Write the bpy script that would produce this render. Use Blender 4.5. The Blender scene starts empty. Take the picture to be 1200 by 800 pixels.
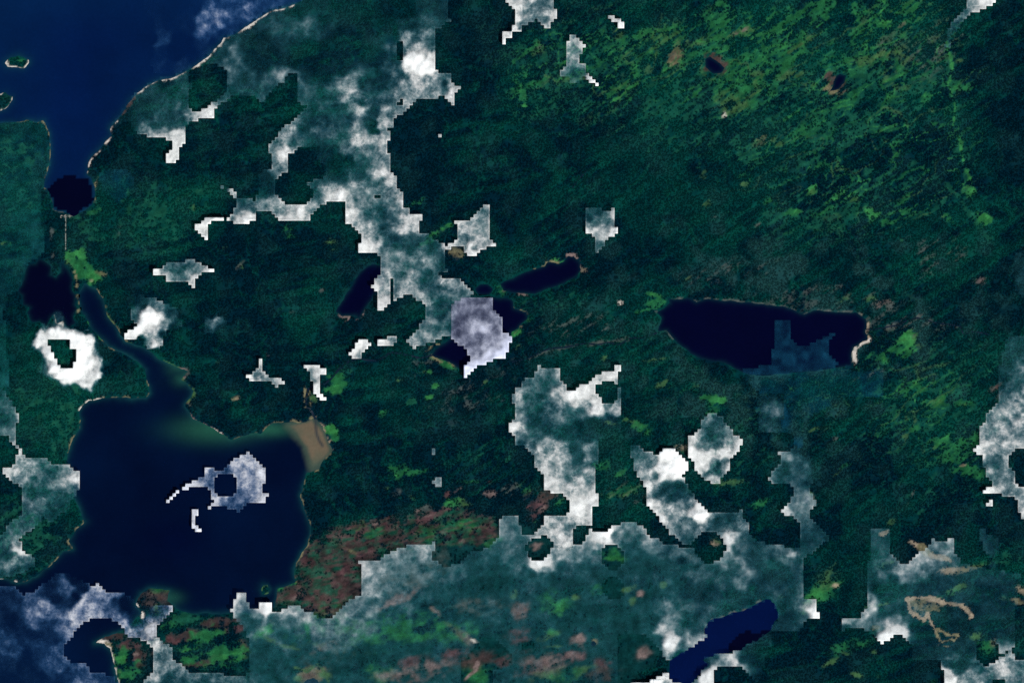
import bpy, math, random
import numpy as np

# ------------------------------------------------------------------ camera, sky, sun, exposure
sc = bpy.context.scene
COL = sc.collection
S = 10.0                                   # metres on the ground for one photograph pixel (1200 x 800)
def W(px, py): return ((px-600.0)*S, (400.0-py)*S)

ALT = 100000.0
cam_d = bpy.data.cameras.new('camera'); cam = bpy.data.objects.new('camera', cam_d); COL.objects.link(cam)
cam.location = (0, 0, ALT); cam.rotation_euler = (0, 0, 0)
cam_d.sensor_width = 36.0; cam_d.lens = 36.0*ALT/(1200*S)
cam_d.clip_start = 50.0; cam_d.clip_end = 400000.0
sc.camera = cam

SUN_EL, SUN_AZ = math.radians(57), math.radians(135)       # morning sun from the south-east
world = bpy.data.worlds.new('World'); sc.world = world; world.use_nodes = True
wn = world.node_tree.nodes; wl = world.node_tree.links
sky = wn.new('ShaderNodeTexSky'); sky.sky_type = 'NISHITA'; sky.sun_disc = False
sky.sun_elevation = SUN_EL; sky.sun_rotation = SUN_AZ
wn['Background'].inputs['Strength'].default_value = 0.08
wl.new(sky.outputs[0], wn['Background'].inputs['Color'])
sun_d = bpy.data.lights.new('sun', 'SUN'); sun_d.energy = 4.4; sun_d.angle = math.radians(0.53); sun_d.color = (1.0, 0.965, 0.91)
sun = bpy.data.objects.new('sun', sun_d); COL.objects.link(sun)
sun.rotation_euler = (math.pi/2-SUN_EL, 0, math.pi-SUN_AZ)
sun.location = (0, 0, 20000)
vs = sc.view_settings
vs.view_transform = 'Standard'; vs.look = 'None'; vs.exposure = 0.0; vs.gamma = 1.0; vs.use_curve_mapping = False
sc.cycles.use_denoising = False
sc.cycles.max_bounces = 6; sc.cycles.transparent_max_bounces = 12
sc.cycles.caustics_reflective = False; sc.cycles.caustics_refractive = False

# ------------------------------------------------------------------ small numpy toolbox
def _hash(ix, iy, seed):
    h = (ix.astype(np.int64)*374761393 + iy.astype(np.int64)*668265263 + seed*1442695041) & 0xffffffff
    h = ((h ^ (h >> 13))*1274126177) & 0xffffffff
    h = ((h ^ (h >> 16))*2246822519) & 0xffffffff
    return ((h ^ (h >> 15)) & 0xffffff)/float(0xffffff)
def vnoise(x, y, seed=0):
    x0 = np.floor(x); y0 = np.floor(y); fx = x-x0; fy = y-y0
    fx = fx*fx*fx*(fx*(fx*6-15)+10); fy = fy*fy*fy*(fy*(fy*6-15)+10)
    a = _hash(x0, y0, seed); b = _hash(x0+1, y0, seed); c = _hash(x0, y0+1, seed); d = _hash(x0+1, y0+1, seed)
    return (a+(b-a)*fx)*(1-fy)+(c+(d-c)*fx)*fy
def fbm(x, y, sc_, oct_=4, seed=0, gain=0.5):
    v = 0; amp = 1.0; tot = 0; f = 1.0/sc_
    for k in range(oct_):
        ca, sa = math.cos(0.7*k), math.sin(0.7*k)
        v = v+amp*vnoise((x*ca-y*sa)*f+17.3*k, (x*sa+y*ca)*f-9.1*k, seed+k*31); tot += amp; amp *= gain; f *= 2.03
    return v/tot
def streak(x, y, ang, lu, lv, oct_=3, seed=0):
    a = math.radians(ang); u = x*math.cos(a)-y*math.sin(a); v = x*math.sin(a)+y*math.cos(a)   # ang measured up from +x (image y is down)
    r = 0; amp = 1; tot = 0; f = 1.0
    for k in range(oct_):
        r = r+amp*vnoise(u/lu*f+5.2*k, v/lv*f+1.7*k, seed+k*13); tot += amp; amp *= 0.55; f *= 2.0
    return r/tot
def sstep(a, b, x):
    t = np.clip((x-a)/(b-a), 0, 1); return t*t*(3-2*t)
def inside(poly, x, y):
    r = np.zeros(x.shape, bool); n = len(poly)
    for i in range(n):
        x1, y1 = poly[i]; x2, y2 = poly[(i+1) % n]
        if y1 == y2: continue
        c = ((y1 > y) != (y2 > y)) & (x < (x2-x1)*(y-y1)/(y2-y1)+x1); r ^= c
    return r
def dist_line(pts, x, y, closed=False):
    d = np.full(x.shape, 1e9); n = len(pts)
    for i in range(n if closed else n-1):
        x1, y1 = pts[i]; x2, y2 = pts[(i+1) % n]; dx, dy = x2-x1, y2-y1; L = dx*dx+dy*dy+1e-9
        t = np.clip(((x-x1)*dx+(y-y1)*dy)/L, 0, 1)
        d = np.minimum(d, (x-x1-t*dx)**2+(y-y1-t*dy)**2)
    return np.sqrt(d)
def P(s):
    v = [float(t) for t in s.replace(',', ' ').split()]; return list(zip(v[0::2], v[1::2]))

def mesh_from(name, verts, faces, attrs=(), smooth=True):
    m = bpy.data.meshes.new(name); verts = np.asarray(verts, np.float32); faces = np.asarray(faces, np.int32)
    k = faces.shape[1]; nf = len(faces)
    m.vertices.add(len(verts)); m.vertices.foreach_set('co', verts.ravel())
    m.loops.add(nf*k); m.loops.foreach_set('vertex_index', faces.ravel())
    m.polygons.add(nf); m.polygons.foreach_set('loop_start', np.arange(0, nf*k, k, dtype=np.int32))
    m.update(calc_edges=True)
    m.polygons.foreach_set('use_smooth', np.full(nf, smooth, bool))
    for an, typ, dom, data in attrs:
        a = m.attributes.new(an, typ, dom)
        if typ == 'FLOAT_COLOR':
            d = np.ones((len(data), 4), np.float32); d[:, :3] = data; a.data.foreach_set('color', d.ravel())
        else:
            a.data.foreach_set('value', np.asarray(data, np.float32))
    m.validate(); m.update()
    return m
def link(name, mesh, mat=None, **props):
    o = bpy.data.objects.new(name, mesh); COL.objects.link(o)
    if mat: mesh.materials.append(mat)
    for k, v in props.items(): o[k] = v
    return o

# ------------------------------------------------------------------ traced water outlines (photograph pixels)
SEA = P("""-400 -300 420 -300 372 -12 360 -2 345 5 330 10 318 13 302 22 290 32 275 40 262 45 255 55 245 65 235 72 225 80 215 86 200 92 187 93 175 98 163 108
152 119 143 132 135 142 129 150 131 158 123 168 115 177 107 186 102 194 101 203 107 210 110 220 111 232 107 240 98 248 86 253 75 248 64 245 61 232 57 224 51 220
54 207 56 200 60 190 59 170 57 155 51 141 44 143 32 141 20 143 0 145 -40 147 -400 150""")
BAY = P("""100 332 113 340 120 350 125 370 136 385 147 400 160 405 172 410 185 420 197 426 212 432 219 436 212 445 220 450 226 459 220 470 217 477 225 490
242 497 260 509 271 516 282 511 300 507 305 509 311 502 320 496 337 496 357 494 370 490 377 500 385 517 389 527 382 536 372 550 360 552 356 562 352 580 357 597
362 612 364 624 360 637 351 654 345 667 345 682 337 686 325 689 324 700 322 710 312 717 300 718 275 718 250 719 220 717 205 712 196 702 199 693 190 689 175 688 165 694 160 708 166 718 158 724
150 735 143 739 130 743 117 750 112 754 122 753 128 759 131 767 136 785 139 800 140 830 145 1200 -400 1200 -400 680 0 679 19 682 30 681 50 669 66 656 75 646 85 644 81 634 90 619 100 611
96 605 90 590 82 560 79 540 81 527 84 514 94 501 95 492 93 481 96 475 105 469 120 467 140 466 155 467 170 467 175 460 172 445 170 432 160 422 140 411 127 406 120 398 108 385 100 372 94 362 93 345""")
POOL = P("29 318 34 310 42 309 46 303 55 308 60 313 58 322 66 326 72 318 74 310 80 318 85 328 84 338 89 347 87 356 91 362 86 370 89 378 79 384 74 376 67 378 64 368 58 374 55 383 46 376 38 378 33 366 36 360 27 356 26 345 22 340 27 330")
LAKES = [
 ('lake', P("447 312 432 311 422 319 415 329 411 340 405 347 399 356 395 365 400 369 417 369 420 372 427 364 435 350 441 342 452 332 454 316"), 'dark narrow lake beside the central cloud bank, tapering to the south-west'),
 ('lake', P("600 327 615 319 625 315 639 312 641 307 654 310 662 307 666 301 672 301 679 307 681 317 675 325 650 335 627 344 615 342 600 343 590 341 587 333"), 'elongated dark lake with a small orange beach at its eastern tip'),
 ('lake', P("506 416 515 405 527 398 532 375 535 355 545 348 578 349 600 352 603 362 616 366 617 374 606 384 600 388 597 400 590 410 572 420 552 430 540 433 526 424 512 420"), 'dark lake half hidden by the lavender cloud'),
 ('lake', P("""784 351 795 351 807 349 817 354 830 350 845 353 865 354 900 357 925 361 942 369 952 364 982 365 990 366 1002 365 1010 370 1015 373 1016 382 1014 390 1016 399 1008 402 1001 406
 997 415 998 428 975 431 950 435 925 437 900 440 872 437 862 432 850 425 830 422 812 415 800 407 792 400 787 395 782 387 772 387 775 372 769 366 780 360 785 356"""), 'large dark lake with a white beach hook at its eastern end'),
 ('pond', P("826 70 832 66 840 71 849 80 846 85 835 86 827 80"), 'small near-black pond with a brown rim in the green meadows'),
 ('pond', P("973 107 977 95 984 86 992 88 989 98 981 105"), 'sliver of dark pond inside a brown mud oval'),
 ('lake', P("""902 701 897 702 877 712 850 721 832 727 826 736 827 745 815 755 795 767 785 773 784 785 786 796 790 812 806 806 817 792 831 777 822 772 837 767 860 763 866 762 875 753 887 750 900 740 912 722 908 708"""), 'deep blue lake running diagonally under thin haze'),
 ('pond', P("356 800 359 795 366 793 372 796 375 803 368 808 358 806"), 'small pond with a tan rim at the lower edge'),
 ('pond', P("693 752 696 750 699 753 697 756 693 755"), 'tiny dark pond with a pale tan rim in the haze'),
 ('pond', P("943 586 946 580 949 581 948 588 944 592"), 'tiny purple-black pond beside a strip of haze'),
 ('pond', P("556 339 563 333 572 333 577 339 573 345 562 346"), 'small dim pond tucked beside the lavender cloud'),
]
ISLANDS = [P("5 75 8 70 14 67 22 66 30 68 34 70 33 75 27 81 20 80 8 79"), P("-20 118 -2 112 6 108 9 111 15 113 14 119 8 126 2 129 -20 134"),
           P("305 690 308 685 313 685 317 690 315 695 307 695")]
RIVERS = [
 (P("506 416 497 419 490 419 478 416 466 413 458 413 450 418 443 422 432 422 420 420 408 424 396 434 388 444 380 450 370 450 362 455 359 464 359 475 365 482 370 491"), 1.2, 'dark winding river from the lavender-cloud lake to the muddy delta'),
 (P("770 390 758 394 750 396 738 396 726 404 712 401 700 404 686 402 662 407 645 408 632 413 618 420 600 424"), 0.75, 'thin stream leaving the western end of the large lake'),
 (P("1015 386 1025 386 1040 383 1052 381 1062 376 1075 372 1088 376 1100 379 1112 380 1125 382 1129 392 1140 388 1160 392"), 0.75, 'thin stream entering the large lake from the east'),
 (P("688 200 682 206 676 213 671 220"), 0.9, 'short dark creek in the northern forest'),
]

# ------------------------------------------------------------------ ground fields on a regular grid
ST = 1.6
gx = np.arange(-128, 1328+ST, ST); gy = np.arange(-88, 888+ST, ST)
X, Y = np.meshgrid(gx, gy)
shape = X.shape
wx = X+(fbm(X, Y, 11, 4, 5)-0.5)*4.2; wy = Y+(fbm(X, Y, 11, 4, 8)-0.5)*4.2
SD = np.full(shape, 60.0)                     # + on land, - in water
def carve(poly, pad=62):
    xs = [p[0] for p in poly]; ys = [p[1] for p in poly]
    i0 = max(0, np.searchsorted(gx, min(xs)-pad)); i1 = np.searchsorted(gx, max(xs)+pad)
    j0 = max(0, np.searchsorted(gy, min(ys)-pad)); j1 = np.searchsorted(gy, max(ys)+pad)
    sl = (slice(j0, j1), slice(i0, i1)); a, b = wx[sl], wy[sl]
    d = dist_line(poly, a, b, True); d = np.where(inside(poly, a, b), -d, d)
    return sl, d
for poly in [SEA, BAY, POOL]+[l[1] for l in LAKES]:
    sl, d = carve(poly); SD[sl] = np.minimum(SD[sl], d)
for poly in ISLANDS:
    sl, d = carve(poly); SD[sl] = np.maximum(SD[sl], -d)

rid = streak(X, Y, 33, 55, 6.5, 3, 3); rid2 = streak(X, Y, 12, 70, 8, 3, 11)
mixr = sstep(560, 760, X+0.25*Y)*(1-sstep(570, 640, Y))
ridg = rid*mixr+rid2*(1-mixr)
hill = fbm(X, Y, 120, 4, 21)
fine = fbm(X, Y, 14, 3, 77)
ramp = sstep(0, 26, SD)
H = np.where(SD > 0, np.minimum(SD, 5)*0.7+ramp*(hill*15+ridg*20+fine*13), np.maximum(SD, -12)*2.2)

# land cover ---------------------------------------------------------
FOREST0 = np.array((0.0002, 0.0115, 0.0205)); FOREST1 = np.array((0.0012, 0.0335, 0.0300)); FOREST2 = np.array((0.009, 0.042, 0.044))
CLS = dict(G=(0.011, 0.085, 0.030), g=(0.006, 0.055, 0.034), Y=(0.034, 0.085, 0.033), L=(0.024, 0.145, 0.040), B=(0.048, 0.034, 0.031), R=(0.064, 0.033, 0.036),
           P=(0.13, 0.095, 0.088), p=(0.050, 0.062, 0.058), S=(0.44, 0.40, 0.35), O=(0.20, 0.162, 0.115), T=(0.115, 0.105, 0.060), K=(0.0005, 0.006, 0.010), V=(0.034, 0.024, 0.024), N=(0.0022, 0.024, 0.0255))
tint = sstep(0.42, 0.62, fbm(X, Y, 60, 4, 41))*0.6+sstep(0.42, 0.68, ridg)*0.75*sstep(0.35, 0.65, fbm(X, Y, 70, 3, 51))+(fine-0.5)*0.8
def gauss(cx, cy, rx, ry): return np.exp(-((X-cx)/rx)**2-((Y-cy)/ry)**2)
tint += 0.55*gauss(60, 480, 70, 80)+0.35*gauss(180, 245, 70, 60)+0.3*gauss(960, 300, 160, 70)+0.35*gauss(20, 250, 50, 110)-0.5*gauss(530, 130, 70, 130)-0.35*gauss(480, 540, 120, 50)-0.4*gauss(1170, 120, 60, 110)+0.15*gauss(720, 170, 120, 60)-0.35*gauss(1010, 560, 100, 60)
tint += 0.45*gauss(870, 90, 150, 80)+0.4*gauss(1050, 70, 90, 80)+0.3*gauss(1090, 500, 60, 80)
tint -= 0.6*gauss(160, 310, 26, 26)
v1 = 1-np.abs(2*fbm(X+fbm(X, Y, 20, 2, 7)*10, Y, 46, 4, 33)-1); v2 = 1-np.abs(2*fbm(X, Y+fbm(X, Y, 20, 2, 6)*10, 90, 5, 35)-1)
tint += 0.55*sstep(0.955, 0.99, v1)+0.5*sstep(0.97, 0.995, v2)-0.35*sstep(0.9, 0.95, v2)*(1-sstep(0.97, 0.99, v2))
tint = np.clip(tint, 0, 1.35)[..., None]
grey = np.clip(sstep(0.5, 0.72, fbm(X, Y, 24, 4, 91))*(0.25+0.9*gauss(930, 330, 200, 60)+0.8*gauss(900, 470, 140, 60)+0.7*gauss(1110, 430, 80, 60)+0.4*gauss(640, 420, 120, 50)), 0, 0.9)[..., None]
FCOL = FOREST0+(FOREST1-FOREST0)*tint; FCOL = FCOL+(FOREST2-FCOL)*grey
LC = FCOL.copy()
OPEN = np.zeros(shape)                        # how open the ground is (no trees)
pn = 0.62*streak(X, Y, 36, 20, 3.0, 3, 61)+0.38*fbm(X, Y, 12, 4, 62)
pn2 = 0.35*streak(X, Y, 15, 26, 4.5, 3, 64)+0.65*fbm(X, Y, 9, 4, 65)
pn = pn*mixr+pn2*(1-mixr)
pn = 0.75*pn+0.25*fbm(X, Y, 5, 3, 68)
pn = np.clip((pn-0.29)/0.42, 0, 1)
fst = np.clip((0.5*streak(X, Y, 33, 9, 2.6, 2, 88)+0.5*fbm(X, Y, 3.6, 2, 89)-0.22)/0.56, 0, 1)
pnf = np.clip((fbm(X, Y, 6, 3, 71)-0.25)/0.5, 0, 1)
def put(sl, cov, cls, soft=0.24, noise=None, keep=1.0, solid=0.0):
    n = (pn if noise is None else noise)[sl]
    m = sstep(1-cov-soft, 1-cov+soft, n)*np.clip(cov*4, 0, 1)*keep*((0.3+0.8*fst[sl])*(1-solid)+solid if noise is None else 1.0)
    c = np.array(CLS[cls])*(0.72+0.56*pnf[sl])[..., None]
    LC[sl] = LC[sl]+(c-LC[sl])*m[..., None]; OPEN[sl] = np.maximum(OPEN[sl], m)
def box(x0, x1, y0, y1):
    return (slice(max(0, np.searchsorted(gy, y0)), np.searchsorted(gy, y1)), slice(max(0, np.searchsorted(gx, x0)), np.searchsorted(gx, x1)))
def blob(cls, cx, cy, rx, ry, ang, amt):
    r = max(rx, ry)*2.0; sl = box(cx-r, cx+r, cy-r, cy+r); a = math.radians(ang)
    dx, dy = X[sl]-cx, Y[sl]-cy; u = dx*math.cos(a)-dy*math.sin(a); v = dx*math.sin(a)+dy*math.cos(a)
    put(sl, amt*np.exp(-((u/rx)**2+(v/ry)**2)**1.3), cls, solid=min(1, max(0, (amt-.8)*5)) if cy < 655 else 0.8, soft=.24 if cy < 655 or cy > 720 and cx < 300 else .5)
def line(cls, pts, w, amt, noise=None):
    xs = [p[0] for p in pts]; ys = [p[1] for p in pts]; sl = box(min(xs)-3*w, max(xs)+3*w, min(ys)-3*w, max(ys)+3*w)
    d = dist_line(pts, wx[sl], wy[sl]); put(sl, amt*np.exp(-(d/w)**2), cls, 0.2, noise)
def area(cls, pts, amt, edge=3.0, **kw):
    xs = [p[0] for p in pts]; ys = [p[1] for p in pts]; sl = box(min(xs)-12, max(xs)+12, min(ys)-12, max(ys)+12)
    d = dist_line(pts, wx[sl], wy[sl], True); d = np.where(inside(pts, wx[sl], wy[sl]), d, -d); put(sl, amt*sstep(-edge, edge, d), cls, **kw)
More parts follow.
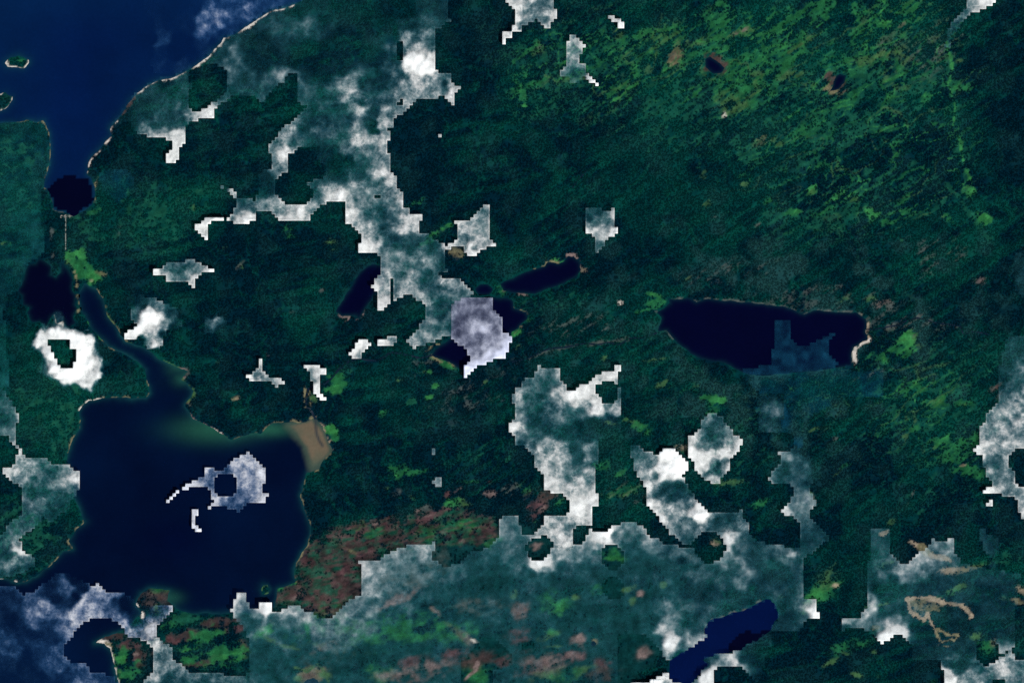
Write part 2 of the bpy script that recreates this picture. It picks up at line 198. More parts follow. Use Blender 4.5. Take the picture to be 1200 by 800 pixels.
BLOBS = """
g 640 100 60 35 30 .55
G 616 95 14 20 -50 .6
Y 632 57 12 7 40 .8
P 633 55 7 4 40 .6
G 612 108 6 16 20 .7
L 613 124 8 3 0 .9
Y 650 92 22 5 10 .6
G 690 45 20 9 30 .6
Y 724 38 10 10 0 .7
G 760 55 60 18 20 .62
Y 770 45 40 14 25 .55
Y 736 66 9 12 30 .7
G 730 100 30 20 45 .62
Y 733 92 14 7 50 .6
T 793 66 13 8 60 .95
G 800 72 6 5 0 .8
B 791 65 8 5 40 .8
Y 815 50 26 7 20 .7
G 840 30 24 20 30 .75
G 860 40 40 22 20 .7
Y 870 42 25 9 15 .6
P 865 38 12 4 20 .5
G 865 100 34 34 40 .72
Y 856 122 16 18 60 .75
S 849 135 3 4 0 .7
G 880 85 30 20 20 .6
G 810 112 18 5 30 .6
T 893 165 14 7 30 .95
Y 882 172 8 4 40 .8
Y 905 160 12 5 0 .7
g 880 180 30 20 30 .6
G 848 5 10 6 0 .8
G 920 28 30 7 30 .85
G 960 14 24 14 35 .8
Y 948 45 16 8 30 .7
G 925 75 12 6 40 .7
Y 918 88 26 6 5 .75
L 925 33 16 3 25 .7
G 1030 15 30 18 60 .75
L 1036 25 5 20 85 .75
Y 1042 18 6 8 0 .7
G 1065 20 20 18 30 .6
P 1060 30 16 6 10 .45
G 1070 42 22 7 0 .7
Y 1085 32 4 4 0 .9
Y 1020 68 24 4 15 .85
Y 1050 60 14 6 20 .85
Y 1038 90 4 12 0 .8
G 1055 80 5 14 30 .8
Y 1050 101 10 6 30 .8
Y 1062 103 6 4 0 .9
G 1085 115 12 6 20 .7
Y 1090 128 6 6 40 .85
G 955 100 5 5 0 .8
Y 953 98 5 6 30 .85
g 960 125 60 18 35 .6
G 950 150 40 10 35 .55
Y 908 165 12 5 -30 .8
g 1000 150 80 30 35 .5
Y 1032 155 4 5 0 .8
Y 1038 165 3 3 0 .8
G 1118 100 6 24 85 .8
L 1117 104 4 4 0 .95
Y 1117 70 4 14 90 .6
p 1100 60 26 14 0 .45
G 1122 150 5 30 80 .7
g 1130 180 14 20 80 .6
L 1138 225 9 13 60 .85
Y 1137 222 6 8 0 .6
L 1155 256 10 9 -30 1.0
G 1150 262 14 8 0 .8
G 1110 255 5 10 40 .7
Y 1105 254 4 6 40 .7
g 1100 240 60 10 20 .5
L 952 222 8 5 40 .9
Y 952 224 8 4 40 .8
G 932 248 12 5 10 .95
L 936 247 8 3 10 .8
L 985 230 18 6 20 .85
Y 1000 234 12 5 -20 .8
L 1022 250 12 7 -20 .85
G 1035 258 10 6 0 .8
G 1058 248 14 3 35 .7
G 970 245 30 4 28 .7
G 1060 232 16 3 38 .7
Y 1080 235 6 3 20 .7
g 950 190 50 20 35 .5
Y 825 205 6 5 40 .7
Y 873 217 8 4 0 .8
G 900 235 6 6 0 .8
Y 828 238 6 6 0 .6
P 837 254 4 2 20 .9
P 868 265 5 3 -20 .7
P 888 264 5 3 0 .8
Y 822 290 6 4 0 .7
Y 806 326 6 4 0 .7
S 727 355 4 3 10 .9
Y 718 371 5 3 0 .7
L 650 306 11 5 -10 .85
O 682 316 3 8 80 1.1
L 605 390 8 6 30 .9
G 614 372 4 10 60 .7
G 770 355 12 6 0 .8
L 766 345 3 10 80 .8
P 1035 355 16 6 15 .6
Y 990 350 9 4 30 .8
P 1040 358 6 5 30 .9
Y 1020 350 10 5 20 .6
P 1150 330 10 5 0 .5
R 1086 338 4 3 0 .7
p 950 350 90 16 5 .4
p 1100 300 40 30 20 .3
G 1062 398 15 11 30 1.1
L 1063 395 11 9 20 1.0
Y 1075 400 6 10 30 .7
G 1055 412 20 8 -20 .95
L 1065 405 8 10 60 .7
G 1030 418 14 6 0 .8
L 1040 420 7 4 0 .7
G 1070 450 18 12 20 .8
Y 1072 445 8 6 20 .7
G 1095 470 16 7 15 .9
Y 1095 470 10 5 10 .8
G 1125 472 14 5 0 .85
Y 1128 473 6 3 0 .7
Y 1121 447 3 6 60 .8
G 1060 462 12 8 0 .6
B 1165 455 10 14 0 .5
P 1160 455 6 6 0 .5
G 1070 503 11 4 5 .9
Y 1060 510 8 4 -30 .7
G 1105 516 14 7 10 .9
G 1120 530 26 22 -30 .78
L 1112 514 8 4 0 .6
G 1135 552 28 9 -10 .85
G 1140 515 9 10 0 .8
O 1128 544 5 3 20 .9
R 1128 543 4 2 0 .8
Y 1080 527 4 5 0 .9
Y 1095 525 4 4 0 .7
Y 955 503 14 3 10 .8
P 978 514 4 3 0 .8
Y 978 474 3 6 60 .8
L 930 455 8 4 0 .6
G 990 545 5 12 -60 .6
Y 982 553 4 8 -60 .7
L 775 425 3 10 80 .3
Y 706 421 4 7 -50 .8
Y 775 450 4 9 -60 .9
Y 755 447 5 3 -30 .6
Y 770 421 26 2 5 .6
G 826 465 9 3 10 .95
L 842 468 10 5 0 .95
G 800 455 20 6 -10 .5
Y 815 452 6 4 0 .7
Y 743 495 16 4 -20 .8
G 752 500 18 6 -25 .8
L 757 508 4 6 60 .7
Y 714 495 8 3 -10 .8
G 705 545 16 7 -10 .7
G 725 555 12 5 20 .8
G 735 575 28 8 12 .75
Y 730 580 20 4 10 .6
p 745 575 40 20 10 .35
O 800 524 10 4 0 .6
G 835 480 10 10 60 .6
Y 851 565 20 4 5 .7
G 890 590 16 6 20 .7
L 95 298 10 7 -40 .95
L 82 300 8 9 40 .9
Y 88 312 14 5 -30 .8
G 100 318 18 14 -30 1.05
L 108 325 12 9 -30 .8
O 106 328 4 3 0 .7
T 118 320 3 10 70 .6
G 108 248 14 6 25 .85
P 60 272 3 7 0 .8
P 62 300 3 4 0 .7
P 140 270 5 6 0 .6
G 226 244 2 10 90 .5
Y 227 243 2 8 0 .6
Y 283 310 5 6 40 .6
Y 262 292 9 4 40 .8
P 282 310 7 2 45 .8
g 100 260 30 30 0 .6
G 10 285 8 3 0 .6
Y 4 286 4 2 0 .7
P 219 436 5 4 0 .9
T 222 470 4 8 0 .7
T 275 466 6 3 30 .9
O 278 466 3 2 0 .7
Y 236 480 5 5 0 .5
Y 256 424 6 5 0 .5
L 22 70 10 5 0 .5
G 395 448 17 13 30 1.0
L 392 452 10 10 30 .5
L 393 460 6 3 0 .8
Y 368 468 6 9 20 .9
O 366 473 3 5 70 .8
L 387 504 6 11 80 1.05
G 390 512 5 8 80 .9
Y 470 444 10 4 10 .7
Y 500 437 6 6 40 .9
L 502 436 5 5 0 .8
L 510 452 6 3 20 .9
L 503 465 7 4 20 .95
G 481 470 6 5 10 1.0
g 481 470 8 6 10 1.0
G 447 485 8 4 30 .7
Y 512 420 14 4 -20 .8
G 522 427 14 5 -25 .95
L 530 430 10 3 -30 .8
Y 569 448 4 4 60 .9
Y 605 405 6 5 0 .5
G 464 550 18 12 10 .65
G 480 553 24 4 5 .85
L 460 556 8 3 0 .7
Y 452 572 3 7 -70 .7
P 463 577 7 6 0 .75
Y 483 582 8 3 -30 .7
R 524 579 5 5 0 .95
P 535 575 8 8 0 .6
L 530 588 12 7 10 .75
Y 545 590 10 9 0 .5
p 500 595 10 6 0 .8
P 490 598 5 4 0 .6
G 552 564 18 3 0 .7
R 573 563 3 3 0 .7
P 575 578 10 5 10 .55
p 597 572 16 8 10 .5
Y 390 285 5 10 80 .5
G 340 275 12 10 20 .4
G 337 266 8 6 0 .5
Y 392 292 3 6 90 .6
P 343 366 4 2 0 .8
P 377 340 4 2 20 .6
L 515 270 22 4 28 .8
G 505 280 20 5 28 .8
G 487 238 14 5 30 .7
Y 518 272 12 3 30 .6
T 535 296 10 6 -20 .8
G 588 340 10 8 -40 .7
P 313 416 8 4 0 .6
R 315 416 4 2 0 .7
G 965 690 20 12 30 .95
Y 968 680 14 10 40 .75
L 955 700 12 8 40 .8
O 978 686 5 3 0 .7
Y 945 712 10 6 30 .9
Y 1040 660 14 4 20 .4
O 1072 637 8 4 -30 1.0
T 1084 644 10 6 -40 1.0
O 1102 653 13 4 -15 1.05
O 1112 668 16 4 5 1.05
T 1135 666 20 3 15 .85
O 1036 624 7 3 30 .9
Y 1043 612 8 4 30 .6
G 1150 660 14 4 15 .7
Y 1122 690 14 4 30 .6
G 1110 695 20 4 20 .5
Y 975 662 8 2 30 .2
O 1196 690 5 8 60 .9
T 1193 704 4 8 60 .8
Y 1175 700 8 3 10 .4
g 1175 655 26 10 0 .5
T 1023 735 10 3 10 .5
Y 1145 745 12 5 0 .7
G 1155 755 10 10 0 .7
O 1165 752 5 5 0 .5
Y 920 695 14 4 40 .4
Y 990 765 5 2 -20 .9
Y 972 776 12 3 25 .8
Y 1005 790 3 8 75 .9
Y 1024 763 3 5 60 .8
Y 1030 792 3 5 60 .6
G 1000 755 40 10 15 .4
G 1090 800 8 6 0 .4
V 400 660 46 34 25 .95
R 420 625 60 10 14 .7
V 460 630 60 16 16 .85
B 380 690 34 30 0 .9
R 365 655 16 12 0 .6
R 405 668 16 8 10 .85
V 410 690 16 20 60 .9
G 436 625 16 6 18 .9
Y 420 617 14 6 20 .6
P 438 611 8 5 0 .8
T 400 640 26 2 -25 .55
P 398 627 12 3 10 .6
G 500 625 16 12 10 .85
G 540 615 26 9 0 .9
L 552 618 14 5 0 .7
R 505 605 26 6 14 .85
P 490 606 26 3 14 .7
R 520 600 20 7 0 .7
G 575 635 14 8 20 .75
V 555 625 20 10 0 .7
P 519 624 4 3 0 .9
P 545 632 12 3 0 .7
B 340 695 16 14 0 .9
P 345 700 6 4 0 .7
g 390 640 30 12 20 .5
R 630 592 14 9 10 .8
B 640 580 22 10 0 .7
G 655 590 10 8 0 .6
P 636 596 8 5 0 .6
G 618 570 16 8 20 .4
R 622 606 14 8 0 .6
G 630 612 8 6 0 .6
P 628 640 7 6 0 .7
G 624 652 8 6 0 .4
L 717 654 12 3 0 .9
G 718 650 14 9 0 .7
V 190 700 12 12 0 .8
B 175 700 13 12 0 .8
Y 185 712 5 6 0 .6
G 185 690 12 5 0 .6
V 215 745 26 8 12 1.0
R 205 750 20 6 15 .8
V 255 730 22 8 10 .9
R 275 735 14 8 20 .6
V 240 775 26 5 12 .9
R 245 770 14 3 10 .6
R 285 755 8 14 0 .5
G 205 728 18 10 10 .85
G 240 745 24 12 15 .8
G 260 765 30 14 15 .85
L 270 770 14 6 20 .4
L 215 765 16 8 10 .6
G 225 770 14 10 0 .7
g 215 725 20 8 0 .9
V 135 745 14 5 5 .9
R 150 757 18 6 15 .8
V 165 765 16 10 10 .8
R 155 772 14 3 12 .7
P 157 766 6 3 0 .8
G 145 765 12 8 20 .8
L 143 772 8 7 0 .7
G 155 785 20 12 15 .8
V 165 780 12 5 10 .7
S 120 752 9 3 -10 1.0
T 128 757 4 8 60 .8
R 610 745 14 16 30 .3
P 610 715 11 9 30 .75
P 678 750 8 8 0 .9
R 670 768 16 6 0 .8
P 672 768 10 5 0 .6
P 640 780 24 14 10 .7
R 625 785 24 8 10 .7
V 700 790 22 10 0 .7
R 705 775 14 5 0 .7
P 755 765 8 6 30 .9
Y 737 690 4 9 -65 .95
P 750 695 5 4 0 .9
Y 742 704 4 5 0 .8
Y 642 745 4 12 -70 .9
L 645 740 5 8 70 .6
Y 650 757 8 2 0 .6
Y 674 698 5 4 0 .8
G 700 692 8 8 0 .5
G 650 705 16 14 0 .6
L 650 712 12 14 0 .45
Y 777 684 4 4 0 .7
Y 603 695 6 4 60 .8
Y 685 785 14 5 30 .7
G 650 790 40 10 0 .5
T 697 751 4 4 0 1.1
P 545 745 14 5 -40 .75
S 555 750 5 2 -30 .8
P 510 715 10 3 -40 .5
P 535 740 16 4 -40 .6
P 470 700 30 6 25 .55
P 460 705 16 4 28 .7
P 385 755 20 5 20 .6
p 400 745 40 20 20 .5
p 480 670 50 20 20 .5
p 560 710 30 10 0 .4
G 380 730 40 20 20 .5
G 440 740 60 16 10 .5
G 480 735 40 20 0 .5
G 520 740 40 14 0 .6
G 445 785 20 14 0 .6
L 310 740 6 12 -60 .9
Y 318 750 12 3 -35 .9
Y 335 757 16 2 -12 .8
R 530 765 16 6 10 .7
P 500 780 30 6 10 .6
R 480 775 20 6 10 .5
P 475 790 40 8 0 .5
G 560 790 16 14 0 .8
B 555 775 14 10 0 .7
R 590 775 10 8 0 .7
V 570 770 14 8 0 .7
T 364 790 18 9 15 1.0
B 362 792 10 6 15 1.0
Y 348 795 4 8 80 .9
Y 381 790 4 8 80 .9
B 980 97 8 14 60 1.1
T 975 106 6 11 70 1.0
P 980 96 3 9 58 .9
B 838 76 15 11 -45 1.05
p 948 584 5 9 60 1.0
Y 951 578 3 4 60 .8
O 838 636 4 8 85 .7
Y 842 634 3 6 70 .8
p 1060 380 70 20 5 .35
p 860 320 60 16 5 .35
p 680 380 60 20 5 .3
p 550 460 70 25 25 .3
p 500 430 60 16 25 .3
g 560 540 60 30 10 .35
g 640 350 60 30 5 .3
g 850 530 80 40 15 .35
g 1080 590 40 30 15 .3
g 30 620 40 50 20 .6
g 60 480 60 70 20 .5
g 180 250 70 50 20 .5
g 20 200 30 60 0 .5
T 70 200 2 2 0 .1
"""
area('N', P("275 720 330 716 370 724 390 728 425 694 422 657 470 641 512 636 600 610 680 640 760 630 800 680 790 760 740 800 700 900 260 900 292 790"), .8, 8, soft=.55, solid=1.0)
area('V', P("345 690 347 668 354 652 364 634 372 628 400 616 440 606 500 598 545 594 580 606 584 640 500 640 450 655 424 660 424 690 390 728 368 720 330 714 324 700"), .6, 6)
blob('g', 860, 95, 150, 75, 20, .62); blob('g', 1000, 120, 130, 70, 30, .62); blob('G', 1040, 40, 75, 45, 20, .5); blob('g', 990, 235, 120, 40, 20, .55); blob('g', 690, 75, 110, 60, 30, .55); blob('G', 900, 55, 90, 40, 25, .48); blob('p', 1075, 50, 60, 40, 0, .4); blob('g', 1090, 480, 90, 90, 20, .5)
for r in BLOBS.strip().split('\n'):
    t = r.split()
    if float(t[1]) > 600 and float(t[2]) < 300 and t[0] in 'YTPpB' and not (780 < float(t[1]) < 850 or 970 < float(t[1]) < 990): t[6] = str(float(t[6])*.78)
    if t[0] == 'P' and float(t[3]) <= 7 and float(t[2]) < 590: t[0] = 'p'
    if t[0] in 'pPOTRY' and max(float(t[3]), float(t[4])) <= 8 and float(t[1]) > 240 and float(t[2]) < 590 and not (780 < float(t[1]) < 850 and float(t[2]) < 140 or 970 < float(t[1]) < 990 and float(t[2]) < 120 or 355 < float(t[1]) < 400 and float(t[2]) > 430): t[6] = str(float(t[6])*.74)
    blob(t[0], *[float(v) for v in t[1:]])
# wetland ridges and long meadow strips
for s, c, w, a in [("1010 75 1030 66 1048 60 1062 66 1058 76", 'Y', 3, .8), ("900 38 925 24 945 10 960 4", 'G', 4, .85), ("905 92 920 80 930 68 945 52", 'G', 4, .75),
    ("920 140 945 128 965 112 985 98 1000 86", 'G', 3, .7), ("925 60 940 50 955 48", 'Y', 3, .7), ("1000 5 1004 20 1010 35 1003 42", 'G', 3, .8), ("1036 0 1032 15 1038 32 1034 38", 'L', 2.4, .85),
    ("1072 0 1075 14 1066 28", 'G', 2.4, .7), ("1112 60 1114 100 1118 130 1122 160 1128 190 1134 210", 'g', 6, .75), ("1110 50 1115 80 1112 100 1119 125 1117 145 1124 165 1130 195 1140 215", 'L', 2.0, .8), ("1110 215 1125 235 1150 270 1160 280", 'g', 4, .7),
    ("1030 95 1040 112 1036 120", 'G', 2.2, .8), ("880 90 890 105 870 120 853 132", 'Y', 3, .7), ("600 115 614 105 628 98 640 92", 'G', 3, .7), ("602 72 616 62 628 52", 'G', 3, .8),
    ("640 88 655 96 668 92", 'Y', 2, .6), ("712 60 735 45 760 38 800 32", 'G', 4, .7), ("720 118 735 104 748 96", 'L', 2.4, .75), ("745 72 746 88 742 100", 'G', 2.4, .7),
    ("800 122 815 112 822 105", 'G', 2.4, .85), ("640 208 660 198 690 182 705 174", 'K', 2, .7), ("1045 262 1062 250 1075 240", 'G', 2.2, .8), ("1035 216 1050 208 1064 200", 'K', 2, .8),
    ("1000 446 1020 440 1035 434", 'p', 3, .4), ("1100 462 1112 452 1122 444", 'G', 2, .7), ("870 535 880 525 890 515 905 500", 'p', 2, .3), ("1060 596 1068 580 1076 570", 'p', 1.6, .5),
    ("620 420 640 412 660 406 690 403 712 400 735 398", 'p', 3, .55), ("1020 390 1050 381 1075 371 1100 378 1128 384", 'p', 3, .5), ("742 392 760 385 775 375", 'g', 3, .5), ("745 366 765 362 780 358", 'G', 2.4, .7),
    ("545 796 555 786 560 775", 'P', 2, .8), ("345 782 360 786 372 778 380 786 384 796", 'Y', 2, .95),
    ("1064 702 1080 700 1095 702 1110 706 1124 709 1134 713 1138 720", 'O', 4.0, 1.05), ("1063 703 1066 714 1074 722 1082 726 1086 720", 'O', 3.2, 1.05),
    ("1086 722 1092 730 1096 738", 'O', 2.4, 1.0), ("1096 735 1104 738 1112 744 1124 744 1118 750 1104 752 1098 744 1096 735", 'T', 1.8, .95),
    ("1100 756 1108 758 1120 756", 'T', 1.6, .7), ("1105 695 1116 690 1128 686", 'Y', 2, .7), ("1040 706 1020 710 1000 716", 'Y', 2, .4)]:
    line(c, P(s), w*(.68 if c in 'OT' else 1), a*1.25 if c in 'OT' else a, pnf if c in 'OT' else None)
area('T', P("1066 706 1085 702 1104 708 1100 714 1086 718 1078 722 1070 714"), .9)
# fine threads of wet meadow through the north-eastern forest
wv = fbm(X, Y, 30, 3, 14)*26
for seed, sc_, cls, th in ((133, 34, 'G', .955), (134, 22, 'L', .965), (135, 48, 'Y', .97)):
    a_ = math.radians(35); U = (X*math.cos(a_)-Y*math.sin(a_))*0.5; Vv = X*math.sin(a_)+Y*math.cos(a_)
    th_ = 1-np.abs(2*fbm(U+wv, Vv+wv*.6, sc_, 3, seed)-1)
    reg = np.clip(1.1*gauss(840, 70, 170, 60)+1.1*gauss(1030, 70, 90, 80)+.9*gauss(980, 200, 130, 60)+.8*gauss(1090, 220, 50, 80)+.7*gauss(670, 80, 70, 50)+.9*gauss(1085, 470, 70, 70)+.3*gauss(920, 450, 200, 80), 0, 1)
    m = sstep(th, th+.03, th_)*reg*(0.35+0.65*fst)*(SD > 3); c = np.array(CLS[cls])*(0.72+0.56*pnf)[..., None]
    LC[:] = LC+(c-LC)*(m*.85)[..., None]; OPEN[:] = np.maximum(OPEN, m)
# green and rust streaks through the burnt ground
BURN = P("345 690 347 668 354 652 364 634 372 628 400 616 440 606 500 598 545 594 580 606 584 640 500 640 450 655 424 660 424 690 390 728 368 720 330 714 324 700")
n1_ = np.clip((streak(X, Y, 18, 12, 2.6, 3, 151)-.25)/.5, 0, 1); n2_ = np.clip((streak(X, Y, 14, 14, 3, 3, 152)-.25)/.5, 0, 1); n3_ = np.clip((fbm(X, Y, 7, 3, 153)-.25)/.5, 0, 1)
area('K', BURN, .26, 5, noise=n1_, soft=.35, keep=.7); area('g', BURN, .36, 5, noise=n3_, soft=.35, keep=.8); area('R', BURN, .24, 5, noise=n2_, soft=.35, keep=.7)
# the shore: sand, surf wash and wet rims
def shore(cls, s, w, amt): 
    pts = P(s); line(cls, pts, w*(.85 if amt < 1 else 1), amt*(.72 if amt < 1 else 1), pnf)
COAST = "345 6 331 11 318 14 302 23 290 33 275 41 262 46 255 56 245 66 235 73 225 81 215 87 200 93 187 94 175 99 163 109 152 120 143 133 136 143 130 150 132 158 124 169 116 178 108 187 103 195 101 203"
shore('P', COAST, 1.6, .6); shore('S', COAST, 1.2, .45)
shore('S', "262 45 256 54 262 40", 3.4, 1.1); shore('S', "300 23 296 28 286 34", 2.6, 1.0); shore('S', "245 65 235 72 226 79", 2.2, 1.1); shore('V', "143 133 150 123 158 115", 3.0, .7)
for s, c, w, a in [("5 72 6 79 12 80 20 81 27 82 33 77 35 70", 'S', 1.6, 1.0), ("5 73 7 78", 'S', 3, 1.2), ("0 130 8 127 14 120 16 113", 'S', 1.3, .9), ("0 112 6 108", 'S', 1.4, .9),
    ("51 141 57 155 59 170 60 190 57 200 54 207 52 220", 'T', 1.6, .9), ("20 143 33 141 45 143", 'T', 1.4, .6), ("114 208 111 220 113 230 108 240", 'T', 1.6, .55), ("62 230 64 244 75 248 86 253", 'p', 1.4, .5),
    ("72 254 80 254", 'S', 3, .9), ("87 318 90 335 92 350 95 366", 'T', 3, .9), ("92 340 93 350", 'Y', 2.5, .7), ("113 340 120 350 126 370 137 385 147 400", 'T', 2.6, .85), ("120 350 126 370 135 382", 'Y', 2.4, .7),
    ("66 366 70 378 76 386", 'S', 3, .8), ("100 372 108 385 120 398", 'G', 3, .6), ("120 399 128 407 140 411", 'T', 1.6, .7),
    ("147 401 160 406 172 411 185 421 197 427 212 433", 'Y', 2.0, .9), ("212 433 220 436 214 445", 'P', 2.2, .9), ("214 445 222 452 228 459 220 472", 'Y', 2.6, .8), ("220 487 230 493 243 498 260 510 271 517", 'P', 2.2, .95), ("225 491 243 498 258 508", 'S', 1.3, .7), ("271 517 282 512 300 508", 'T', 2, .8),
    ("92 481 96 475 105 469 120 467", 'S', 1.5, .9), ("120 467 140 466 155 467 170 467 175 460 173 445", 'T', 1.5, .75), ("96 492 94 501 84 514 81 527 79 540", 'T', 1.8, .8),
    ("305 508 311 501 320 495 337 495 357 493 370 489", 'T', 2, .8), ("370 490 378 500 386 517 390 527", 'O', 2.4, .95), ("388 527 382 537", 'T', 2, .9), ("372 551 360 553 356 563 352 580 357 597 362 612 364 624 360 637 351 654 346 667 346 682", 'T', 1.4, .85),
    ("96 606 100 611 90 620", 'T', 2, .8), ("81 634 85 644 75 647 66 657 50 670 30 682 19 683 0 680", 'T', 1.8, .85), ("20 682 8 679 0 679", 'S', 1.6, .9), ("160 708 165 714 168 722", 'S', 1.8, .9),
    ("113 753 122 753 128 759 131 767 136 785 139 800", 'S', 1.3, 1.0), ("134 767 139 785 142 800", 'Y', 2, .6), ("325 689 337 686 345 683", 'G', 3, .6), ("306 690 311 684 317 690 311 696", 'Y', 2.6, .8),
    ("395 366 400 371 417 371 421 374 428 366", 'P', 1.3, .7), ("402 378 410 372 421 374", 'P', 1.4, .6), ("625 315 639 311 641 306 654 309", 'T', 1.5, .7), ("666 300 673 299 680 306 682 316", 'P', 1.8, .8), ("590 342 602 345 612 344 618 346", 'P', 2, .8),
    ("603 362 616 365 619 374 610 384 603 390", 'T', 2, .8), ("506 417 512 422 526 426 540 435", 'T', 2, .8), ("500 411 515 402", 'T', 1.5, .5),
    ("784 350 795 350 807 348 817 353 830 349 845 352 865 353 900 356 925 360 942 368 952 363 982 364 1002 364 1011 369 1017 373 1018 382 1015 390", 'p', 1.5, .9),
    ("1011 369 1017 374 1018 382 1016 390 1018 400 1010 403 1003 407 1002 415 1001 426", 'O', 2.2, .9), ("1003 406 1002 415 1003 423", 'S', 2.6, 1.2), ("1018 400 1012 403 1005 406", 'S', 1.8, .9),
    ("768 366 775 373 772 388 782 388 788 396", 'p', 1.8, .8), ("827 745 826 736 833 726 850 720 877 711 898 700", 'p', 1.5, .7), ("356 452 358 465 357 476 364 484", 'T', 1.6, .7), ("363 456 362 466 364 476", 'T', 2, .8)]:
    shore(c, s, w, a)
LC = np.clip(LC, 0.0005, 0.9)
OPEN[SD < 2.2] = 1.0

def vat(F, px, py):
    fx = np.clip((np.asarray(px)-gx[0])/ST, 0, len(gx)-1.001); fy = np.clip((np.asarray(py)-gy[0])/ST, 0, len(gy)-1.001)
    i = fx.astype(int); j = fy.astype(int); a = fx-i; b = fy-j
    if F.ndim == 3: a = a[..., None]; b = b[..., None]
    return (F[j, i]*(1-a)+F[j, i+1]*a)*(1-b)+(F[j+1, i]*(1-a)+F[j+1, i+1]*a)*b

# ------------------------------------------------------------------ materials
def new_mat(name):
    m = bpy.data.materials.new(name); m.use_nodes = True; nt = m.node_tree; nt.nodes.clear()
    return m, nt.nodes, nt.links
def noise(N, L, co, scale, detail=4, rough=0.55):
    n = N.new('ShaderNodeTexNoise'); n.inputs['Scale'].default_value = scale; n.inputs['Detail'].default_value = detail; n.inputs['Roughness'].default_value = rough
    L.new(co, n.inputs['Vector']); return n.outputs['Fac']
def remap(N, L, v, a, b, c, d):
    r = N.new('ShaderNodeMapRange'); r.inputs[1].default_value = a; r.inputs[2].default_value = b; r.inputs[3].default_value = c; r.inputs[4].default_value = d
    L.new(v, r.inputs[0]); return r.outputs[0]
def math_(N, L, op, a, b=None, clamp=False):
    n = N.new('ShaderNodeMath'); n.operation = op; n.use_clamp = clamp
    for i, v in enumerate((a, b)):
        if v is None: continue
        if isinstance(v, (int, float)): n.inputs[i].default_value = v
        else: L.new(v, n.inputs[i])
    return n.outputs[0]
def scale_col(N, L, col, fac):
    n = N.new('ShaderNodeVectorMath'); n.operation = 'SCALE'; L.new(col, n.inputs[0]); L.new(fac, n.inputs['Scale']); return n.outputs[0]
def attr(N, name, typ='GEOMETRY'):
    a = N.new('ShaderNodeAttribute'); a.attribute_name = name; a.attribute_type = typ; return a

def ground_material():
    m, N, L = new_mat('ground_cover')
    co = N.new('ShaderNodeTexCoord').outputs['Object']
    a = attr(N, 'cover'); n1 = noise(N, L, co, 0.05, 5, 0.7); n2 = noise(N, L, co, 0.012, 3)
    f = math_(N, L, 'MULTIPLY', remap(N, L, n1, 0.25, 0.75, 0.6, 1.4), remap(N, L, n2, 0.3, 0.7, 0.85, 1.15))
    b = N.new('ShaderNodeBsdfPrincipled'); b.inputs['Roughness'].default_value = 0.95; b.inputs['Specular IOR Level'].default_value = 0.0
    L.new(scale_col(N, L, a.outputs['Color'], f), b.inputs['Base Color'])
    bp = N.new('ShaderNodeBump'); bp.inputs['Strength'].default_value = 0.5; bp.inputs['Distance'].default_value = 8.0; L.new(n1, bp.inputs['Height']); L.new(bp.outputs[0], b.inputs['Normal'])
    o = N.new('ShaderNodeOutputMaterial'); L.new(b.outputs[0], o.inputs[0]); return m
def tree_material():
    m, N, L = new_mat('tree_foliage')
    a = attr(N, 'leaf_colour', 'INSTANCER')
    co = N.new('ShaderNodeTexCoord').outputs['Object']; n1 = noise(N, L, co, 0.35, 2)
    b = N.new('ShaderNodeBsdfPrincipled'); b.inputs['Roughness'].default_value = 0.9; b.inputs['Specular IOR Level'].default_value = 0.0
    L.new(scale_col(N, L, a.outputs['Color'], remap(N, L, n1, 0.3, 0.7, 0.7, 1.3)), b.inputs['Base Color'])
    o = N.new('ShaderNodeOutputMaterial'); L.new(b.outputs[0], o.inputs[0]); return m
def water_material():
    m, N, L = new_mat('water')
    a = attr(N, 'tone'); co = N.new('ShaderNodeTexCoord').outputs['Object']
    n1 = noise(N, L, co, 0.0016, 5, 0.6); n2 = noise(N, L, co, 0.03, 3)
    f = math_(N, L, 'MULTIPLY', remap(N, L, n1, 0.3, 0.7, 0.86, 1.14), remap(N, L, n2, 0.3, 0.7, 0.94, 1.06))
    b = N.new('ShaderNodeBsdfPrincipled'); b.inputs['Roughness'].default_value = 0.22; b.inputs['IOR'].default_value = 1.33; b.inputs['Specular IOR Level'].default_value = 0.02
    L.new(scale_col(N, L, a.outputs['Color'], f), b.inputs['Base Color'])
    o = N.new('ShaderNodeOutputMaterial'); L.new(b.outputs[0], o.inputs[0]); return m
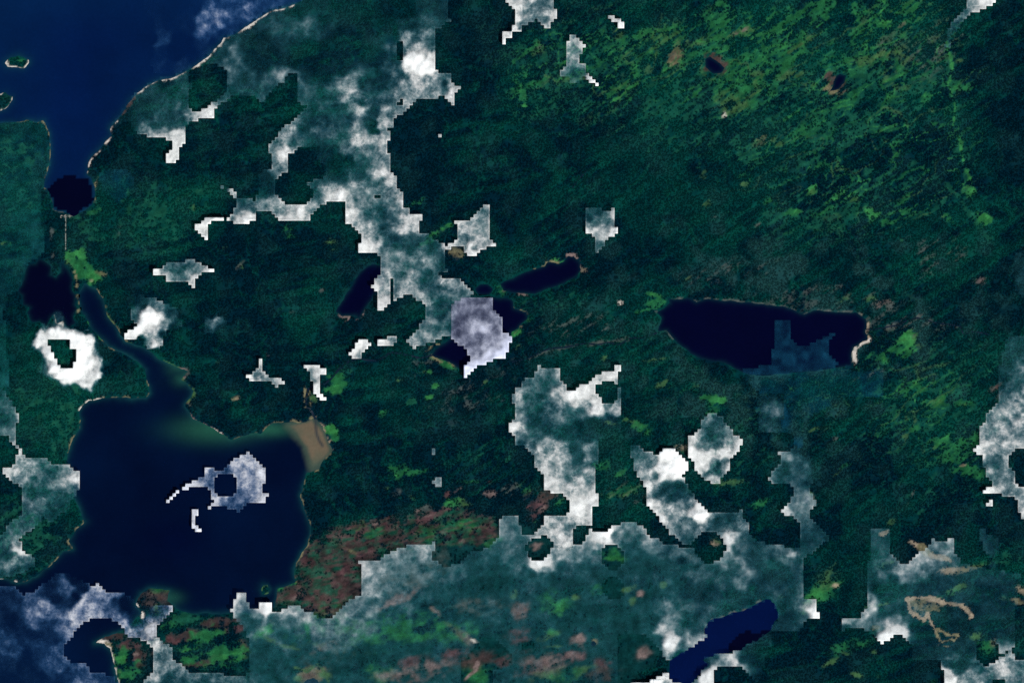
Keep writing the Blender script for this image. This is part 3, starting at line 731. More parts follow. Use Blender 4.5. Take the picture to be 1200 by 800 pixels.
def cloud_material(name, col, grain=1.0, thincol=(0.10, 0.44, 0.55)):
    m, N, L = new_mat(name)
    co = N.new('ShaderNodeTexCoord').outputs['Object']
    a = attr(N, 'thickness').outputs['Fac']
    n = noise(N, L, co, 0.0045, 7, 0.66); n2 = noise(N, L, co, 0.016, 5, 0.62); n2.node.inputs['Distortion'].default_value = 1.2
    nn = math_(N, L, 'ADD', math_(N, L, 'MULTIPLY', math_(N, L, 'SUBTRACT', n, 0.5), 1.5*grain), math_(N, L, 'MULTIPLY', math_(N, L, 'SUBTRACT', n2, 0.5), 1.25*grain))
    one = math_(N, L, 'SUBTRACT', 1.02, a)
    amp = math_(N, L, 'MULTIPLY', math_(N, L, 'MULTIPLY', math_(N, L, 'POWER', a, 1.5), one), 3.0)
    op = math_(N, L, 'ADD', a, math_(N, L, 'MULTIPLY', nn, amp), True)
    op = math_(N, L, 'POWER', op, 2.5)
    half = math_(N, L, 'SUBTRACT', 1.0, math_(N, L, 'SQRT', math_(N, L, 'SUBTRACT', 1.0, op)))      # the ray crosses the top and the base
    d = N.new('ShaderNodeBsdfDiffuse'); tl = N.new('ShaderNodeBsdfTranslucent')
    cr = N.new('ShaderNodeMixRGB'); cr.inputs[1].default_value = (*thincol, 1); cr.inputs[2].default_value = (*col, 1)      # thin vapour scatters bluer than thick cloud
    L.new(remap(N, L, op, 0.07, 0.5, 0.0, 1.0), cr.inputs[0]); L.new(cr.outputs[0], d.inputs['Color']); L.new(cr.outputs[0], tl.inputs['Color'])
    mx = N.new('ShaderNodeMixShader'); mx.inputs[0].default_value = 0.12; L.new(d.outputs[0], mx.inputs[1]); L.new(tl.outputs[0], mx.inputs[2])
    t = N.new('ShaderNodeBsdfTransparent'); m2 = N.new('ShaderNodeMixShader'); L.new(half, m2.inputs[0]); L.new(t.outputs[0], m2.inputs[1]); L.new(mx.outputs[0], m2.inputs[2])
    o = N.new('ShaderNodeOutputMaterial'); L.new(m2.outputs[0], o.inputs[0]); return m
def plain_material(name, col, rough=0.9):
    m, N, L = new_mat(name); co = N.new('ShaderNodeTexCoord').outputs['Object']; n1 = noise(N, L, co, 0.08, 4)
    rgb = N.new('ShaderNodeRGB'); rgb.outputs[0].default_value = (*col, 1)
    b = N.new('ShaderNodeBsdfPrincipled'); b.inputs['Roughness'].default_value = rough; b.inputs['Specular IOR Level'].default_value = 0.06
    L.new(scale_col(N, L, rgb.outputs[0], remap(N, L, n1, 0.3, 0.7, 0.7, 1.3)), b.inputs['Base Color'])
    o = N.new('ShaderNodeOutputMaterial'); L.new(b.outputs[0], o.inputs[0]); return m
M_GROUND = ground_material(); M_TREE = tree_material(); M_WATER = water_material()
M_RIVER = plain_material('river_water', (0.003, 0.010, 0.022), 0.3); M_STONE = plain_material('causeway_stone', (0.16, 0.18, 0.16))

# ------------------------------------------------------------------ terrain: one sheet, dense in view, running on to the horizon
far = np.array([120, 400, 1200, 4000, 12000.])
ex = np.concatenate([gx[0]-far[::-1], gx, gx[-1]+far]); ey = np.concatenate([gy[0]-far[::-1], gy, gy[-1]+far])
EX, EY = np.meshgrid(ex, ey); Hh = vat(H, EX, EY); Cc = vat(LC, EX, EY)
def grid_faces(nx, ny):
    i = np.arange(nx*ny).reshape(ny, nx); return np.stack([i[1:, :-1].ravel(), i[1:, 1:].ravel(), i[:-1, 1:].ravel(), i[:-1, :-1].ravel()], 1)
vx, vy = W(EX, EY)
tm = mesh_from('terrain', np.stack([vx, vy, Hh], -1).reshape(-1, 3), grid_faces(len(ex), len(ey)), [('cover', 'FLOAT_COLOR', 'POINT', Cc.reshape(-1, 3))])
link('terrain', tm, M_GROUND, kind='structure', label='dark green rolling land with meadows, burnt ground and sandy shores', category='terrain')

# ------------------------------------------------------------------ water sheets (3.75-pixel cells)
CELL = 3.75
DEEP_SEA = np.array((0.0003, 0.0040, 0.036)); SEA_EDGE = np.array((0.0010, 0.012, 0.048)); BAYC = np.array((0.0003, 0.0024, 0.0140)); LAKEC = np.array((0.0006, 0.0012, 0.013))
SHALLOW = np.array((0.006, 0.050, 0.055)); GREENW = np.array((0.012, 0.070, 0.045)); BLACKW = np.array((0.0006, 0.0012, 0.010)); SILT = np.array((0.105, 0.083, 0.055)); SILT2 = np.array((0.045, 0.070, 0.050))
MUD = P("337 499 352 494 367 489 380 505 386 520 387 530 375 545 366 549 362 536 357 522 348 510")
def water_sheet(name, poly, label, base, tone=None, margin=4.0, step=CELL/2, outer=None):
    xs = [p[0] for p in poly]; ys = [p[1] for p in poly]
    x0, x1, y0, y1 = max(min(xs)-margin, -128), min(max(xs)+margin, 1328), max(min(ys)-margin, -88), min(max(ys)+margin, 888)
    cx = np.arange(math.floor(x0/step), math.ceil(x1/step)+1); cy = np.arange(math.floor(y0/step), math.ceil(y1/step)+1)
    VX, VY = np.meshgrid(cx*step, cy*step); nx, ny = len(cx), len(cy)
    mx, my = np.meshgrid((cx[:-1]+.5)*step, (cy[:-1]+.5)*step)
    keep = (inside(poly, mx, my) | (dist_line(poly, mx, my, True) < margin))
    f = grid_faces(nx, ny)[keep.ravel()]
    d = -vat(SD, VX, VY)
    c = np.broadcast_to(base, VX.shape+(3,)).copy()
    if tone: c = tone(VX, VY, d, c)
    used = np.unique(f); remapi = np.full(nx*ny, -1); remapi[used] = np.arange(len(used))
    wx_, wy_ = W(VX, VY); v = np.stack([wx_, wy_, np.zeros_like(wx_)], -1).reshape(-1, 3)[used]
    v[:, 2] = 0.0
    # sheet runs on beyond the traced part
    if outer is not None:
        lim = outer; 
        v[:, 0] = np.where(v[:, 0] < (-120-600)*S, v[:, 0]-lim, v[:, 0]); v[:, 1] = np.where(v[:, 1] > (400+80)*S, v[:, 1]+lim, np.where(v[:, 1] < (400-880)*S, v[:, 1]-lim, v[:, 1]))
    m = mesh_from(name, v, remapi[f], [('tone', 'FLOAT_COLOR', 'POINT', c.reshape(-1, 3)[used])])
    return link(name, m, M_WATER, kind='structure', label=label, category='water')
def lerp(a, b, t): return a+(b-a)*np.asarray(t)[..., None]
def blocky(poly, x, y, hard=True):
    xq = (np.floor(x/CELL)+.5)*CELL; yq = (np.floor(y/CELL)+.5)*CELL; return inside(poly, xq, yq)
def sea_tone(x, y, d, c):
    t = 0.5+0.7*(fbm(x, y, 160, 3, 3)-0.5)+0.5*np.exp(-((x+20)/90)**2-((y-40)/120)**2)+0.35*sstep(60, -20, y)-0.25*np.exp(-((x-95)/60)**2-((y-110)/60)**2)
    c = lerp(DEEP_SEA, SEA_EDGE, np.clip(t, 0, 1)*0.8); c = lerp(c, SHALLOW, (0.1+0.5*fbm(x, y, 18, 3, 77))*np.exp(-np.clip(d, 0, 99)/3.0))
    return np.where(blocky(P("58 222 68 212 80 206 90 207 98 212 106 211 108 222 111 235 106 243 97 246 92 254 84 255 76 248 66 245 63 232 58 228"), x, y)[..., None], BLACKW, c)
def bay_tone(x, y, d, c):
    t = 0.22+0.8*(fbm(x, y, 90, 4, 9)-0.5)+0.15*np.exp(-((x-190)/90)**2-((y-510)/60)**2)
    t += 0.9*sstep(690, 790, y)*sstep(170, 60, x)
    c = lerp(BAYC, SEA_EDGE, np.clip(t, 0, 1)*0.35); c = lerp(c, np.array((0.0003, 0.0024, 0.019)), np.clip(0.7*np.exp(-((x-205)/36)**2-((y-632)/24)**2), 0, 1))
    c = lerp(c, SHALLOW, np.clip((0.1+0.8*fbm(x, y, 22, 3, 78))*np.exp(-np.clip(d, 0, 99)/2.4), 0, 1))
    c = lerp(c, GREENW, np.clip(0.85*np.exp(-((x-250)/44)**2-((y-503)/15)**2)+0.7*np.exp(-((x-205)/14)**2-((y-440)/16)**2)*np.exp(-np.clip(d, 0, 99)/8)+0.8*np.exp(-((x-318)/26)**2-((y-503)/8)**2)+0.5*np.exp(-((x-200)/14)**2-((y-700)/8)**2), 0, 1))
    wxm, wym = x+(fbm(x, y, 12, 3, 15)-.5)*5, y+(fbm(x, y, 12, 3, 16)-.5)*5
    dm = dist_line(MUD, wxm, wym, True); dm = np.where(inside(MUD, wxm, wym), dm, -dm)
    c = lerp(c, SILT2, sstep(-9, 1, dm)*0.75); mudc = lerp(SILT, SILT2, np.clip(sstep(520, 545, y)*.6+(fbm(x, y, 14, 3, 4)-.5), 0, 1)); c = np.where((dm > 0)[..., None], lerp(c, mudc, sstep(0, 5, dm)), c)
    ch = dist_line(P("370 490 370 500 371 508 374 516 378 522"), x, y); return lerp(c, np.array((0.02, 0.028, 0.034)), np.exp(-(ch/1.7)**2)*.9)
def lake_tone(x, y, d, c): return lerp(c, SHALLOW, 0.22*np.exp(-np.clip(d, 0, 99)/1.6))
def blue_lake_tone(x, y, d, c):
    c = lerp(c, np.array((0.0005, 0.0042, 0.033)), np.ones(x.shape)); k = blocky(P("854 764 858 752 866 745 875 739 886 742 900 738 908 742 900 752 884 752 872 762 862 770"), x, y)
    return np.where(k[..., None], BLACKW, c)
water_sheet('sea', SEA, 'open navy blue sea north-west of the pale sandy coast', DEEP_SEA, sea_tone, outer=90000)
water_sheet('bay', BAY, 'broad dark blue bay with a brown silt fan at its north-east corner', BAYC, bay_tone, outer=90000)
water_sheet('lagoon', POOL, 'near-black round lagoon left of the bright green marsh', BLACKW, lake_tone)
for i, (nm, poly, lab) in enumerate(LAKES):
    water_sheet(nm, poly, lab, LAKEC, blue_lake_tone if 'diagonally' in lab else lake_tone, 3.0)

def ribbon(pts, w, dz):
    P_ = []
    for (x1, y1), (x2, y2) in zip(pts[:-1], pts[1:]):
        n = max(1, int(math.hypot(x2-x1, y2-y1)/1.5))
        for k in range(n): P_.append((x1+(x2-x1)*k/n, y1+(y2-y1)*k/n))
    P_.append(pts[-1]); A = np.array(P_); A[1:-1] = (A[:-2]+A[1:-1]*2+A[2:])/4; A[1:-1] = (A[:-2]+A[1:-1]*2+A[2:])/4
    T = np.gradient(A, axis=0); T /= np.linalg.norm(T, axis=1)[:, None]+1e-9; Nn = np.stack([-T[:, 1], T[:, 0]], 1)
    ww = w*(0.75+0.5*vnoise(A[:, 0]/7, A[:, 1]/7, 3))[:, None]
    z = np.max([vat(H, A[:, 0]+ox*Nn[:, 0]*w, A[:, 1]+ox*Nn[:, 1]*w) for ox in (-1, 0, 1)], axis=0)+dz
    l, r = A+Nn*ww, A-Nn*ww
    v = np.concatenate([np.stack([*W(l[:, 0], l[:, 1]), z], 1), np.stack([*W(r[:, 0], r[:, 1]), z], 1)]); n = len(A); i = np.arange(n-1)
    return v, np.stack([i, i+1, i+1+n, i+n], 1)
for pts, w, lab in RIVERS:
    v, f = ribbon(pts, w, 3.0); link('river' if w > 1 else 'stream', mesh_from('river', v, f), M_RIVER, kind='structure', label=lab, category='water')
# straight stone causeway between the two dark lagoons
cw = []; xc, wdt = 77.0, 0.5
yy = np.linspace(253, 293, 28); zz = vat(H, np.full(28, xc), yy)+6
cv = []; cf = []
for k in range(28):
    for ox, oz in ((-wdt*1.5, -9), (-wdt, 0), (wdt, 0), (wdt*1.5, -9)): a, b = W(xc+ox, yy[k]); cv.append((a, b, zz[k]+oz))
for k in range(27):
    for q in range(3): cf.append((k*4+q, k*4+q+1, (k+1)*4+q+1, (k+1)*4+q))
link('causeway', mesh_from('causeway', cv, cf, smooth=False), M_STONE, label='thin straight pale causeway running south from the dark round pool', category='causeway')

# ------------------------------------------------------------------ forest: one mass of tree clumps over all wooded land
rng = np.random.default_rng(7)
SP = 2.35
px, py = np.meshgrid(np.arange(-60, 1260, SP), np.arange(-40, 840, SP)); px = px.ravel()+rng.uniform(-.5, .5, px.size)*SP*0.9; py = py.ravel()+rng.uniform(-.5, .5, py.size)*SP*0.9
sdv = vat(SD, px, py); op = vat(OPEN, px, py)
bald = fbm(px, py, 8, 3, 201)
keep = (sdv > 2.4) & (rng.random(px.size) > np.clip(op*1.5-0.2, 0, 1)) & (bald > 0.27)
px, py = px[keep], py[keep]; n = len(px)
fc = vat(FCOL, px, py)*(0.80+0.42*rng.random(n))[:, None]
lush = np.exp(-((px-60)/60)**2-((py-490)/80)**2)+0.8*np.exp(-((px-180)/60)**2-((py-250)/50)**2)+0.7*np.exp(-((px-30)/50)**2-((py-640)/40)**2)
br = (rng.random(n) < 0.04+0.22*lush); fc[br] = fc[br]*np.array((1.9, 1.75, 1.4))
gc = vat(LC, px, py); opk = vat(OPEN, px, py); fc = fc+(gc*0.85-fc)*np.clip(opk*0.85, 0, 0.85)[:, None]
wxp, wyp = W(px, py); zp = vat(H, px, py)-1.0
fm = bpy.data.meshes.new('forest'); fm.vertices.add(n); fm.vertices.foreach_set('co', np.stack([wxp, wyp, zp], 1).astype(np.float32).ravel())
a = fm.attributes.new('leaf_colour', 'FLOAT_COLOR', 'POINT'); d4 = np.ones((n, 4), np.float32); d4[:, :3] = fc; a.data.foreach_set('color', d4.ravel())
a = fm.attributes.new('size', 'FLOAT', 'POINT'); a.data.foreach_set('value', rng.uniform(0.6, 1.25, n).astype(np.float32))
a = fm.attributes.new('turn', 'FLOAT', 'POINT'); a.data.foreach_set('value', rng.uniform(0, 6.28, n).astype(np.float32))
fm.update()
forest = link('forest', fm, None, kind='stuff', label='dense dark teal-green forest covering most of the land', category='forest')
# the clump: a handful of ragged crowns
cv, cf = [], []
rr = random.Random(4)
for k in range(5):
    ang = k*1.257+rr.uniform(-.3, .3); rad = 0 if k == 0 else rr.uniform(7, 11); cx, cy = rad*math.cos(ang), rad*math.sin(ang); r0 = rr.uniform(5.5, 8.5); hgt = rr.uniform(9, 17); b = len(cv)
    for q in range(6): t = q*math.pi/3; r = r0*rr.uniform(.75, 1.2); cv.append((cx+r*math.cos(t), cy+r*math.sin(t), rr.uniform(0, 2)))
    for q in range(6): t = q*math.pi/3+.4; r = r0*rr.uniform(.4, .7); cv.append((cx+r*math.cos(t), cy+r*math.sin(t), hgt*rr.uniform(.5, .75)))
    cv.append((cx, cy, hgt))
    for q in range(6):
        q2 = (q+1) % 6; cf += [(b+q, b+q2, b+6+q), (b+q2, b+6+q2, b+6+q), (b+6+q, b+6+q2, b+12)]
clump_mesh = mesh_from('tree_clump', cv, cf, smooth=False); clump_mesh.materials.append(M_TREE)
clump = bpy.data.objects.new('tree_clump', clump_mesh)
ng = bpy.data.node_groups.new('forest_scatter', 'GeometryNodeTree')
ng.interface.new_socket('Geometry', in_out='INPUT', socket_type='NodeSocketGeometry'); ng.interface.new_socket('Geometry', in_out='OUTPUT', socket_type='NodeSocketGeometry')
gi = ng.nodes.new('NodeGroupInput'); go = ng.nodes.new('NodeGroupOutput')
ip = ng.nodes.new('GeometryNodeInstanceOnPoints'); oi = ng.nodes.new('GeometryNodeObjectInfo'); oi.inputs['Object'].default_value = clump
def named(nm):
    q = ng.nodes.new('GeometryNodeInputNamedAttribute'); q.data_type = 'FLOAT'; q.inputs['Name'].default_value = nm; return q.outputs['Attribute']
cxyz = ng.nodes.new('ShaderNodeCombineXYZ'); ng.links.new(named('turn'), cxyz.inputs['Z'])
ng.links.new(gi.outputs[0], ip.inputs['Points']); ng.links.new(oi.outputs['Geometry'], ip.inputs['Instance']); ng.links.new(cxyz.outputs[0], ip.inputs['Rotation']); ng.links.new(named('size'), ip.inputs['Scale'])
ng.links.new(ip.outputs[0], go.inputs[0])
md = forest.modifiers.new('scatter', 'NODES'); md.node_group = ng

